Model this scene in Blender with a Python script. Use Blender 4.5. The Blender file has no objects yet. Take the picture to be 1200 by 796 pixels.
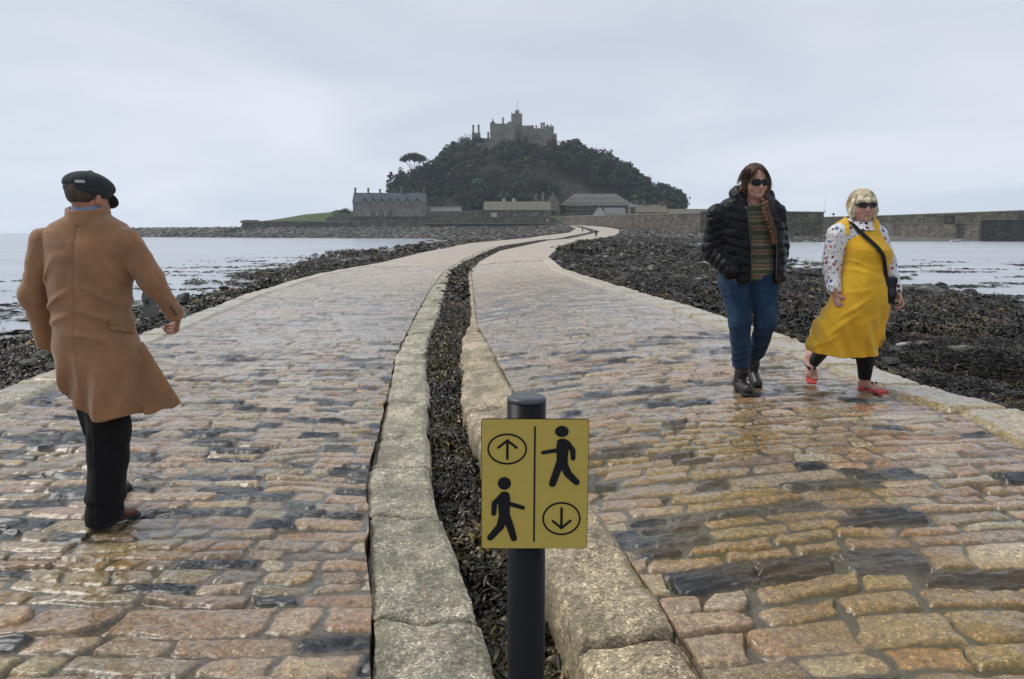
import bpy, math, random
import numpy as np
from mathutils import Vector, Matrix

SC = bpy.context.scene
COL = SC.collection
FPX, CX, CY, HZ, CAMH = 933.0, 600.0, 398.0, 272.0, 1.45
PITCH = math.atan((CY - HZ) / FPX)
SP, CP = math.sin(PITCH), math.cos(PITCH)

def ray(px, py):
    a = (np.asarray(px, float) - CX) / FPX
    b = -(np.asarray(py, float) - CY) / FPX
    return a, CP + b * SP, -SP + b * CP
def at_z(px, py, z=0.0):
    x, y, w = ray(px, py)
    t = (z - CAMH) / w
    return x * t, y * t
def at_y(px, py, Y):
    x, y, w = ray(px, py)
    t = Y / y
    return np.array([x * t, Y, CAMH + w * t])

# ---------- noise ----------
def _hash(ix, iy, seed):
    h = (ix.astype(np.int64) * 374761393 + iy.astype(np.int64) * 668265263 + seed * 144269504) & 0xFFFFFFFF
    h = ((h ^ (h >> 13)) * 1274126177) & 0xFFFFFFFF
    h = h ^ (h >> 16)
    return (h & 0xFFFFFF) / float(0xFFFFFF)
def vnoise(x, y, seed=0):
    x = np.asarray(x, float); y = np.asarray(y, float)
    ix = np.floor(x); iy = np.floor(y)
    fx = x - ix; fy = y - iy
    fx = fx * fx * (3 - 2 * fx); fy = fy * fy * (3 - 2 * fy)
    a = _hash(ix, iy, seed); b = _hash(ix + 1, iy, seed)
    c = _hash(ix, iy + 1, seed); d = _hash(ix + 1, iy + 1, seed)
    return (a + (b - a) * fx) * (1 - fy) + (c + (d - c) * fx) * fy - 0.5
def fbm(x, y, seed=0, octv=3, gain=0.5):
    s = 0; a = 1.0
    for i in range(octv):
        s = s + a * vnoise(x * 2 ** i + 17.3 * i, y * 2 ** i - 9.1 * i, seed + i)
        a *= gain
    return s
def noise3(P, f, seed=0):
    return (vnoise(P[..., 0] * f + P[..., 2] * f * .31, P[..., 2] * f + P[..., 1] * f * .77, seed)
            + vnoise(P[..., 1] * f - P[..., 0] * f * .27, P[..., 2] * f * 1.1 + P[..., 0] * f * .5, seed + 5))
def sstep(a, b, x):
    t = np.clip((x - a) / (b - a), 0, 1)
    return t * t * (3 - 2 * t)
def lerp(a, b, t): return a + (b - a) * t

# ---------- mesh helpers ----------
def mesh_np(name, V, F, smooth=True, mats=(), attrs=None, matidx=None):
    """F: (n,4) or (n,3) int array, or a list of such arrays"""
    me = bpy.data.meshes.new(name)
    V = np.asarray(V, np.float32).reshape(-1, 3)
    Fs = F if isinstance(F, list) else [F]
    Fs = [np.asarray(f, np.int32) for f in Fs if len(f)]
    loops = np.concatenate([f.ravel() for f in Fs])
    tot = np.concatenate([np.full(len(f), f.shape[1], np.int32) for f in Fs])
    start = np.concatenate([[0], np.cumsum(tot)[:-1]]).astype(np.int32)
    me.vertices.add(len(V)); me.vertices.foreach_set('co', V.ravel())
    me.loops.add(len(loops)); me.loops.foreach_set('vertex_index', loops)
    me.polygons.add(len(tot)); me.polygons.foreach_set('loop_start', start); me.polygons.foreach_set('loop_total', tot)
    if matidx is not None: me.polygons.foreach_set('material_index', np.asarray(matidx, np.int32))
    me.update(calc_edges=True)
    me.polygons.foreach_set('use_smooth', np.full(len(tot), bool(smooth)))
    for m in mats: me.materials.append(m)
    if attrs:
        for k, arr in attrs.items():
            arr = np.asarray(arr, np.float32)
            if arr.ndim == 1:
                at = me.attributes.new(k, 'FLOAT', 'POINT'); at.data.foreach_set('value', arr)
            else:
                at = me.attributes.new(k, 'FLOAT_COLOR', 'POINT')
                if arr.shape[1] == 3: arr = np.concatenate([arr, np.ones((len(arr), 1), np.float32)], 1)
                at.data.foreach_set('color', arr.ravel())
    me.validate(); me.update()
    return me

def put(name, me, parent=None, loc=None, label=None, cat=None, group=None, kind=None):
    o = bpy.data.objects.new(name, me); COL.objects.link(o)
    if parent is not None:
        o.parent = parent
    if loc is not None: o.location = loc
    if label: o['label'] = label
    if cat: o['category'] = cat
    if group: o['group'] = group
    if kind: o['kind'] = kind
    return o
def thing(name, label, cat, loc=(0, 0, 0), group=None):
    return put(name, None, None, loc, label, cat, group)

def grid_faces(nr, nc):
    i = np.arange(nr - 1)[:, None] * nc + np.arange(nc - 1)[None, :]
    return np.stack([i, i + 1, i + nc + 1, i + nc], -1).reshape(-1, 4)

class MB:
    """mesh builder: collects verts/quads/tris relative to an origin"""
    def __init__(s): s.v = []; s.q = []; s.t = []; s.n = 0; s.mi = []
    def add(s, V, Q=None, T=None):
        V = np.asarray(V, float).reshape(-1, 3); b = s.n
        s.v.append(V); s.n += len(V)
        if Q is not None and len(Q): s.q.append(np.asarray(Q) + b)
        if T is not None and len(T): s.t.append(np.asarray(T) + b)
        return s
    def box(s, x0, x1, y0, y1, z0, z1):
        V = [(x0, y0, z0), (x1, y0, z0), (x1, y1, z0), (x0, y1, z0), (x0, y0, z1), (x1, y0, z1), (x1, y1, z1), (x0, y1, z1)]
        return s.add(V, [(0, 3, 2, 1), (4, 5, 6, 7), (0, 1, 5, 4), (1, 2, 6, 5), (2, 3, 7, 6), (3, 0, 4, 7)])
    def hexa(s, V): return s.add(V, [(0, 3, 2, 1), (4, 5, 6, 7), (0, 1, 5, 4), (1, 2, 6, 5), (2, 3, 7, 6), (3, 0, 4, 7)])
    def prism_roof(s, x0, x1, y0, y1, z0, z1, hip=0.0):
        """ridge along x"""
        ym = (y0 + y1) / 2
        V = [(x0, y0, z0), (x1, y0, z0), (x1, y1, z0), (x0, y1, z0), (x0 + hip, ym, z1), (x1 - hip, ym, z1)]
        return s.add(V, [(0, 1, 5, 4), (2, 3, 4, 5), (0, 3, 2, 1)], [(0, 4, 3), (1, 2, 5)])
    def prism_roof_y(s, x0, x1, y0, y1, z0, z1):
        xm = (x0 + x1) / 2
        V = [(x0, y0, z0), (x0, y1, z0), (x1, y1, z0), (x1, y0, z0), (xm, y0, z1), (xm, y1, z1)]
        return s.add(V, [(0, 4, 5, 1), (2, 5, 4, 3), (0, 1, 2, 3)], [(0, 3, 4), (1, 5, 2)])
    def ring_tube(s, pts, rads, n=12, caps=True, flat=None):
        pts = [np.array(p, float) for p in pts]; base = s.n; V = []
        up0 = None
        for i, p in enumerate(pts):
            d = pts[min(i + 1, len(pts) - 1)] - pts[max(i - 1, 0)]
            d = d / (np.linalg.norm(d) + 1e-9)
            ref = up0 if up0 is not None else (np.array([0, 1., 0]) if abs(d[1]) < .9 else np.array([1., 0, 0]))
            u = np.cross(d, ref); u /= np.linalg.norm(u) + 1e-9
            w = np.cross(u, d); up0 = w
            r = rads[i] if hasattr(rads, '__len__') else rads
            r = r if hasattr(r, '__len__') else (r, r)
            a = np.arange(n) / n * 2 * math.pi
            V.append(p + np.cos(a)[:, None] * u * r[0] + np.sin(a)[:, None] * w * r[1])
        k = len(pts)
        i = np.arange(k - 1)[:, None] * n; j = np.arange(n)[None, :]; j2 = (j + 1) % n
        Q = np.stack([i + j, i + j2, i + n + j2, i + n + j], -1).reshape(-1, 4)
        V = np.concatenate(V); T = []
        if caps:
            V = np.concatenate([V, pts[0][None], pts[-1][None]])
            a0 = k * n; 
            T = [(a0, (q + 1) % n, q) for q in range(n)] + [(a0 + 1, (k - 1) * n + q, (k - 1) * n + (q + 1) % n) for q in range(n)]
        return s.add(V, Q, T)
    def extrude(s, poly, y0, y1):
        """poly: list of (x,z) CCW seen from -Y, thickness y0..y1 (front y0)"""
        n = len(poly)
        V = [(x, y0, z) for x, z in poly] + [(x, y1, z) for x, z in poly]
        Q = [(i, i + n, (i + 1) % n + n, (i + 1) % n) for i in range(n)]
        cx = sum(p[0] for p in poly) / n; cz = sum(p[1] for p in poly) / n
        V += [(cx, y0, cz), (cx, y1, cz)]
        T = [(2 * n, i, (i + 1) % n) for i in range(n)] + [(2 * n + 1, (i + 1) % n + n, i + n) for i in range(n)]
        return s.add(V, Q, T)
    def move(s, fn):
        s.v = [fn(v) for v in s.v]; return s
    def mesh(s, name, mats, smooth=False, origin=(0, 0, 0), attrs=None):
        V = np.concatenate(s.v) - np.array(origin)
        F = []
        if s.q: F.append(np.concatenate(s.q))
        if s.t: F.append(np.concatenate(s.t))
        return mesh_np(name, V, F, smooth, mats if isinstance(mats, (list, tuple)) else [mats], attrs)
    def build(s, name, mat, parent=None, smooth=False, origin=(0, 0, 0), **kw):
        return put(name, s.mesh(name, mat, smooth, origin), parent, **kw)

# ---------- SDF + surface nets ----------
def smin(a, b, k):
    h = np.clip(0.5 + 0.5 * (b - a) / k, 0, 1)
    return b + (a - b) * h - k * h * (1 - h)
def smax(a, b, k): return -smin(-a, -b, k)
def cap(P, a, b, ra, rb, ax=None, sc=1.0, T=False):
    """tapered capsule; optional flattening: along axis ax the radius is scaled by sc"""
    a = np.asarray(a, float); b = np.asarray(b, float)
    Q = P - a; d = b - a
    if ax is not None:
        ax = np.asarray(ax, float) / np.linalg.norm(ax)
        Q = Q + (Q @ ax)[..., None] * ax * (1 / sc - 1)
        d = d + (d @ ax) * ax * (1 / sc - 1)
    L = d @ d + 1e-12
    t = np.clip((Q @ d) / L, 0, 1)
    D = np.linalg.norm(Q - t[..., None] * d, axis=-1) - (ra + (rb - ra) * t)
    if ax is not None and sc < 1: D = D * (0.5 + 0.5 * sc)
    return (D, t) if T else D
def ell(P, c, r, R=None):
    Q = P - np.asarray(c, float)
    if R is not None: Q = Q @ R
    q = Q / np.asarray(r, float)
    k0 = np.linalg.norm(q, axis=-1)
    k1 = np.linalg.norm(q / np.asarray(r, float), axis=-1) + 1e-9
    return k0 * (k0 - 1) / k1
def chain(P, pts, rads, k=0.02, ax=None, sc=1.0):
    D = None
    for i in range(len(pts) - 1):
        d = cap(P, pts[i], pts[i + 1], rads[i], rads[i + 1], ax, sc)
        D = d if D is None else smin(D, d, k)
    return D
def rotz(a):
    c, s = math.cos(a), math.sin(a)
    return np.array([[c, -s, 0], [s, c, 0], [0, 0, 1.]])
def rotx(a):
    c, s = math.cos(a), math.sin(a)
    return np.array([[1., 0, 0], [0, c, -s], [0, s, c]])
def roty(a):
    c, s = math.cos(a), math.sin(a)
    return np.array([[c, 0, s], [0, 1., 0], [-s, 0, c]])

def snet(fn, lo, hi, res, chunk=None):
    lo = np.asarray(lo, float); hi = np.asarray(hi, float)
    n = np.maximum(np.ceil((hi - lo) / res).astype(int) + 1, 3)
    xs = [lo[i] + np.arange(n[i]) * res for i in range(3)]
    n = ((n - 2) // 4 + 1) * 4 + 1
    xs = [lo[i] + np.arange(n[i]) * res for i in range(3)]
    Cg = np.stack(np.meshgrid(*[q[::4] for q in xs], indexing='ij'), -1)
    Dc = fn(Cg.reshape(-1, 3)).reshape(Cg.shape[:3])
    cells = np.abs(Dc) < res * 9
    sg = Dc < 0
    act = np.zeros(np.array(Dc.shape) - 1, bool)
    for dx in (0, 1):
        for dy in (0, 1):
            for dz in (0, 1):
                act |= cells[dx:Dc.shape[0] - 1 + dx, dy:Dc.shape[1] - 1 + dy, dz:Dc.shape[2] - 1 + dz]
    D = np.repeat(np.repeat(np.repeat(Dc, 4, 0), 4, 1), 4, 2)[2:2 + n[0], 2:2 + n[1], 2:2 + n[2]].astype(np.float32)
    D = np.ascontiguousarray(D[:n[0], :n[1], :n[2]])
    pad = [n[i] - D.shape[i] for i in range(3)]
    if max(pad) > 0: D = np.pad(D, [(0, p_) for p_ in pad], mode='edge')
    M = np.zeros(n, bool); A4 = np.repeat(np.repeat(np.repeat(act, 4, 0), 4, 1), 4, 2)
    for dx in (0, 1):
        for dy in (0, 1):
            for dz in (0, 1): M[dx:dx + A4.shape[0], dy:dy + A4.shape[1], dz:dz + A4.shape[2]] |= A4
    ii = np.argwhere(M)
    for i in range(0, len(ii), 300000):
        q = ii[i:i + 300000]; D[q[:, 0], q[:, 1], q[:, 2]] = fn(q * res + lo)
    S = D < 0
    # cells
    c = [S[dx:n[0] - 1 + dx, dy:n[1] - 1 + dy, dz:n[2] - 1 + dz] for dx in (0, 1) for dy in (0, 1) for dz in (0, 1)]
    cnt = sum(x.astype(np.int8) for x in c)
    act = (cnt > 0) & (cnt < 8)
    idx = np.argwhere(act)
    vid = np.full(act.shape, -1, np.int64); vid[tuple(idx.T)] = np.arange(len(idx))
    acc = np.zeros((len(idx), 3)); w = np.zeros(len(idx))
    corners = [(0, 0, 0), (0, 0, 1), (0, 1, 0), (0, 1, 1), (1, 0, 0), (1, 0, 1), (1, 1, 0), (1, 1, 1)]
    for a in range(8):
        for ax in range(3):
            if corners[a][ax] == 0:
                b = list(corners[a]); b[ax] = 1
                da = D[idx[:, 0] + corners[a][0], idx[:, 1] + corners[a][1], idx[:, 2] + corners[a][2]].astype(float)
                db = D[idx[:, 0] + b[0], idx[:, 1] + b[1], idx[:, 2] + b[2]].astype(float)
                m = (da < 0) != (db < 0)
                t = np.where(m, da / np.where(m, da - db, 1), 0)
                p = np.array(corners[a], float) + np.outer(t, np.eye(3)[ax])
                acc[m] += p[m]; w[m] += 1
    V = (idx + acc / w[:, None]) * res + lo
    quads = []
    for ax in range(3):
        u, v = [(1, 2), (2, 0), (0, 1)][ax]
        sl0 = [slice(1, n[i] - 1) for i in range(3)]; sl0[ax] = slice(0, n[ax] - 1)
        sl1 = list(sl0); sl1[ax] = slice(1, n[ax])
        s0 = S[tuple(sl0)]; s1 = S[tuple(sl1)]
        for flip, m in ((False, s0 & ~s1), (True, ~s0 & s1)):
            e = np.argwhere(m)
            if not len(e): continue
            e = e + np.array([0 if i == ax else 1 for i in range(3)])
            du = np.eye(3, dtype=int)[u]; dv = np.eye(3, dtype=int)[v]
            g = lambda q: vid[q[:, 0], q[:, 1], q[:, 2]]
            Q = np.stack([g(e - du - dv), g(e - dv), g(e), g(e - du)], 1)
            if flip: Q = Q[:, ::-1]
            quads.append(Q)
    Q = np.concatenate(quads)
    Q = Q[(Q >= 0).all(1)]
    return V, Q

# ---------- materials ----------
class NT:
    def __init__(s, name, vol=False):
        s.m = bpy.data.materials.new(name); s.m.use_nodes = True
        s.t = s.m.node_tree; s.t.nodes.clear()
        s.out = s.n('ShaderNodeOutputMaterial')
    def n(s, typ, **kw):
        nd = s.t.nodes.new(typ)
        for k, v in kw.items():
            if k in ('inputs',): 
                for i, val in v.items(): s.set(nd, i, val)
            else: setattr(nd, k, v)
        return nd
    def set(s, nd, i, val):
        if hasattr(val, 'is_output') or isinstance(val, bpy.types.NodeSocket): s.t.links.new(val, nd.inputs[i])
        else: nd.inputs[i].default_value = val
    def math(s, op, a, b=0.0, clamp=False):
        nd = s.n('ShaderNodeMath', operation=op, use_clamp=clamp); s.set(nd, 0, a); s.set(nd, 1, b); return nd.outputs[0]
    def mix(s, f, a, b, mode='MIX'):
        nd = s.n('ShaderNodeMix', data_type='RGBA', blend_type=mode)
        s.set(nd, 0, f); s.set(nd, 6, a if not isinstance(a, tuple) else (*a[:3], 1)); s.set(nd, 7, b if not isinstance(b, tuple) else (*b[:3], 1)); return nd.outputs[2]
    def attr(s, name, out='Color'):
        return s.n('ShaderNodeAttribute', attribute_name=name).outputs[out]
    def pos(s, obj=True):
        return s.n('ShaderNodeTexCoord').outputs['Object'] if obj else s.n('ShaderNodeNewGeometry').outputs['Position']
    def map(s, vec, scale=(1, 1, 1), rot=(0, 0, 0)):
        nd = s.n('ShaderNodeMapping'); s.set(nd, 0, vec); nd.inputs['Scale'].default_value = scale; nd.inputs['Rotation'].default_value = rot; return nd.outputs[0]
    def noise(s, vec, scale, detail=3, rough=.55, dist=0.0, out=0):
        nd = s.n('ShaderNodeTexNoise'); s.set(nd, 'Vector', vec); nd.inputs['Scale'].default_value = scale
        nd.inputs['Detail'].default_value = detail; nd.inputs['Roughness'].default_value = rough; nd.inputs['Distortion'].default_value = dist
        return nd.outputs[out]
    def vor(s, vec, scale, feature='F1', out='Distance', rand=1.0):
        nd = s.n('ShaderNodeTexVoronoi', feature=feature); s.set(nd, 'Vector', vec); nd.inputs['Scale'].default_value = scale
        nd.inputs['Randomness'].default_value = rand
        return nd.outputs[out]
    def ramp(s, f, stops, interp='LINEAR'):
        nd = s.n('ShaderNodeValToRGB'); s.set(nd, 0, f); cr = nd.color_ramp; cr.interpolation = interp
        while len(cr.elements) < len(stops): cr.elements.new(0.5)
        for e, (p, c) in zip(cr.elements, stops):
            e.position = p; e.color = (*c[:3], 1) if hasattr(c, '__len__') else (c, c, c, 1)
        return nd.outputs[0]
    def rng(s, v, a, b, c, d):
        nd = s.n('ShaderNodeMapRange'); s.set(nd, 0, v)
        for i, q in enumerate((a, b, c, d)): nd.inputs[1 + i].default_value = q
        return nd.outputs[0]
    def bump(s, h, strength=.3, dist=.01, normal=None):
        nd = s.n('ShaderNodeBump'); s.set(nd, 'Height', h); nd.inputs['Strength'].default_value = strength; nd.inputs['Distance'].default_value = dist
        if normal is not None: s.set(nd, 'Normal', normal)
        return nd.outputs[0]
    def done(s, col, rough=.6, normal=None, spec=.5, **kw):
        b = s.n('ShaderNodeBsdfPrincipled')
        s.set(b, 'Base Color', col if not isinstance(col, tuple) else (*col[:3], 1)); s.set(b, 'Roughness', rough)
        s.set(b, 'Specular IOR Level', spec)
        if normal is not None: s.set(b, 'Normal', normal)
        for k, v in kw.items(): s.set(b, k.replace('_', ' '), v)
        s.t.links.new(b.outputs[0], s.out.inputs[0])
        return s.m

def simple(name, col, rough=.6, var=.15, scale=20, bump=.2, bdist=.003, spec=.5, **kw):
    t = NT(name); p = t.pos()
    nz = t.noise(p, scale, 4)
    c = t.mix(nz, tuple(q * (1 - var) for q in col), tuple(min(1, q * (1 + var)) for q in col))
    return t.done(c, rough, t.bump(t.noise(p, scale * 3, 4), bump, bdist), spec, **kw)
# ---------- world, sun, camera ----------
SUN_EL, SUN_AZ = math.radians(50), math.radians(-75)      # azimuth measured from +Y towards +X : the sun stands left and slightly behind
W = bpy.data.worlds.new("World"); SC.world = W; W.use_nodes = True
wt = W.node_tree; wt.nodes.clear()
def _wn(t, **k):
    n = wt.nodes.new(t)
    for a, b in k.items(): setattr(n, a, b)
    return n
sky = _wn('ShaderNodeTexSky', sky_type='NISHITA'); sky.sun_disc = False
sky.sun_elevation = SUN_EL; sky.sun_rotation = SUN_AZ
sky.air_density = 1.0; sky.dust_density = 3.0; sky.ozone_density = 1.0
tc = _wn('ShaderNodeTexCoord')
# overcast layer: even pale cloud in front of the blue sky, seen as broad soft patches by direction
sep = _wn('ShaderNodeSeparateXYZ'); wt.links.new(tc.outputs['Generated'], sep.inputs[0])
mx = _wn('ShaderNodeMath', operation='MAXIMUM'); wt.links.new(sep.outputs['Z'], mx.inputs[0]); mx.inputs[1].default_value = 0.0
ad = _wn('ShaderNodeMath', operation='ADD'); wt.links.new(mx.outputs[0], ad.inputs[0]); ad.inputs[1].default_value = 0.18
dv = _wn('ShaderNodeVectorMath', operation='DIVIDE'); wt.links.new(tc.outputs['Generated'], dv.inputs[0])
cmb = _wn('ShaderNodeCombineXYZ')
for i in range(3): wt.links.new(ad.outputs[0], cmb.inputs[i])
wt.links.new(cmb.outputs[0], dv.inputs[1])
nz = _wn('ShaderNodeTexNoise'); nz.inputs['Scale'].default_value = 0.9; nz.inputs['Detail'].default_value = 5; nz.inputs['Roughness'].default_value = .5; nz.inputs['Distortion'].default_value = .5
wt.links.new(dv.outputs[0], nz.inputs['Vector'])
cr = _wn('ShaderNodeValToRGB'); wt.links.new(nz.outputs[0], cr.inputs[0])
e = cr.color_ramp.elements
e[0].position = .30; e[0].color = (.60, .665, .78, 1)
e[1].position = .72; e[1].color = (.80, .845, .93, 1)
mul = _wn('ShaderNodeVectorMath', operation='SCALE'); wt.links.new(cr.outputs[0], mul.inputs[0]); mul.inputs['Scale'].default_value = 10.0
mrz = _wn('ShaderNodeMapRange'); wt.links.new(mx.outputs[0], mrz.inputs[0])
for i, q in enumerate((0.0, .42, 1.0, .74)): mrz.inputs[1 + i].default_value = q
mul2 = _wn('ShaderNodeVectorMath', operation='SCALE'); wt.links.new(mul.outputs[0], mul2.inputs[0]); wt.links.new(mrz.outputs[0], mul2.inputs['Scale'])
mul = mul2
mixs = _wn('ShaderNodeMix', data_type='RGBA'); mixs.inputs[0].default_value = 0.93
wt.links.new(sky.outputs[0], mixs.inputs[6]); wt.links.new(mul.outputs[0], mixs.inputs[7])
bg = _wn('ShaderNodeBackground'); bg.inputs[1].default_value = 0.10
wt.links.new(mixs.outputs[2], bg.inputs[0])
wo = _wn('ShaderNodeOutputWorld'); wt.links.new(bg.outputs[0], wo.inputs[0])

sl = bpy.data.lights.new('sun', 'SUN'); sl.energy = 1.9; sl.angle = math.radians(28); sl.color = (1, .95, .88)
so = bpy.data.objects.new('sun', sl); COL.objects.link(so)
sd = Vector((math.sin(SUN_AZ) * math.cos(SUN_EL), math.cos(SUN_AZ) * math.cos(SUN_EL), math.sin(SUN_EL)))
so.rotation_euler = sd.to_track_quat('Z', 'Y').to_euler(); so.location = sd * 50

cam = bpy.data.cameras.new('camera'); cam.sensor_width = 36; cam.lens = FPX / 1200 * 36; cam.clip_end = 20000; cam.clip_start = .05
co = bpy.data.objects.new('camera', cam); COL.objects.link(co)
co.location = (0, 0, CAMH); co.rotation_euler = (math.pi / 2 - PITCH, 0, 0)
SC.camera = co
SC.view_settings.view_transform = 'Standard'; SC.view_settings.look = 'None'; SC.view_settings.gamma = 1; SC.view_settings.exposure = .17
SC.render.engine = 'CYCLES'
SC.cycles.use_denoising = True
SC.cycles.max_bounces = 6; SC.cycles.diffuse_bounces = 3; SC.cycles.glossy_bounces = 3
SC.cycles.use_adaptive_sampling = True; SC.cycles.adaptive_threshold = 0.02
SC.cycles.volume_bounces = 1
def haze():
    m = MB(); m.box(-1640, 1640, -440, 1740, -4.5, 90)
    t = NT('sea_haze'); v = t.n('ShaderNodeVolumePrincipled')
    v.inputs['Color'].default_value = (.80, .90, 1, 1); v.inputs['Density'].default_value = 0.00021; v.inputs['Anisotropy'].default_value = .2
    t.t.links.new(v.outputs[0], t.out.inputs[1])
    m.build('haze', t.m, kind='stuff')
haze()
# ================= plan of the causeway: edges as X(Y) =================
rng = np.random.default_rng(7)
def poly(px, z, far=(), near=None):
    P = [at_z(x, y, z) for x, y in px]
    Y = [p[1] for p in P] + [f[0] for f in far]; X = [p[0] for p in P] + [f[1] for f in far]
    Y = np.array(Y, float); X = np.array(X, float); o = np.argsort(Y); Y, X = Y[o], X[o]
    s = (X[1] - X[0]) / (Y[1] - Y[0]) if near is None else near
    Y = np.concatenate([[Y[0] - 2.5], Y]); X = np.concatenate([[X[0] - 2.5 * s], X])
    return lambda y: np.interp(y, Y, X)
xL = poly([(0, 458), (60, 437), (165, 393), (290, 345), (370, 322), (450, 307), (495, 296), (550, 285)], 0,
          [(169, 1.1), (200, 7), (230, 16.5), (262, 20.7), (300, 21), (345, 19)], near=-.15)
kL = poly([(437, 796), (439, 740), (434, 640), (433, 560), (445, 505), (457, 455), (465, 415), (487, 370), (503.6, 340), (520, 318), (542, 304), (573, 290.4)], 0,
          [(142, 4.1), (200, 14.4), (235, 23.2), (262, 23.4), (300, 22.6), (345, 20.5)])
gL = poly([(577, 796), (552, 700), (530, 640), (513, 590), (503, 545), (500, 505), (500, 440), (500, 406), (515, 368), (524, 332), (530, 319), (550, 307), (584, 290)], 0,
          [(142, 5.1), (200, 15.6), (235, 24.2), (262, 24.1), (300, 23.1), (345, 21)])
gR = poly([(692, 796), (641, 690), (604, 630), (573, 574), (556, 512), (545, 480), (538.7, 426), (540, 398), (552, 382), (552, 365), (550.5, 343), (548, 318), (559, 307), (584, 294.5)], 0,
          [(142, 6.5), (200, 17.0), (235, 25.4), (262, 25.2), (300, 24), (345, 21.8)])
kR = poly([(800, 772), (740, 680), (697, 619), (655, 560), (622, 510), (598, 462), (575.4, 415), (560, 385), (555, 343), (552.5, 318), (563, 307), (587, 294.5)], 0,
          [(142, 6.9), (200, 17.4), (235, 25.8), (262, 25.6), (300, 24.4), (345, 22)])
xR = poly([(1200, 492), (1110, 468), (1000, 428), (915, 398), (800, 360), (720, 336), (661, 317)], .25,
          [(38.5, 1.75), (55, 3.0), (75, 4.3), (104, 7.9), (150, 14.5), (190, 23), (225, 30), (255, 34), (285, 32), (312, 27), (345, 23)], near=0.12)
wl = lambda y: np.interp(y, [0, 5, 10, 15.7, 21.9, 30.9, 45.7, 56, 73, 100, 183, 250, 283, 300, 322, 345, 385], [-6.8, -7.5, -9, -10, -10.4, -12.6, -13.5, -11.9, -12.4, -12, -11.4, -14, -18, -40, -95, -130, -192])
wr = lambda y: np.interp(y, [0, 10, 24.9, 29.6, 41, 45.7, 73, 122, 169, 176, 183, 200, 219], [9, 13, 16, 14.6, 16, 15.7, 17.8, 22.9, 31.7, 45, 62.7, 100, 160])
WZ = -0.9
def zfar(Y): return 4.3 * sstep(165, 340, Y)
def zright(X, Y): return 0.285 * np.tanh(np.maximum(X - gR(Y), 0) / 1.9) * (1 - sstep(28, 110, Y)) + zfar(Y)
def zleft(X, Y): return zfar(Y) - .014 + 0 * X

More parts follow.
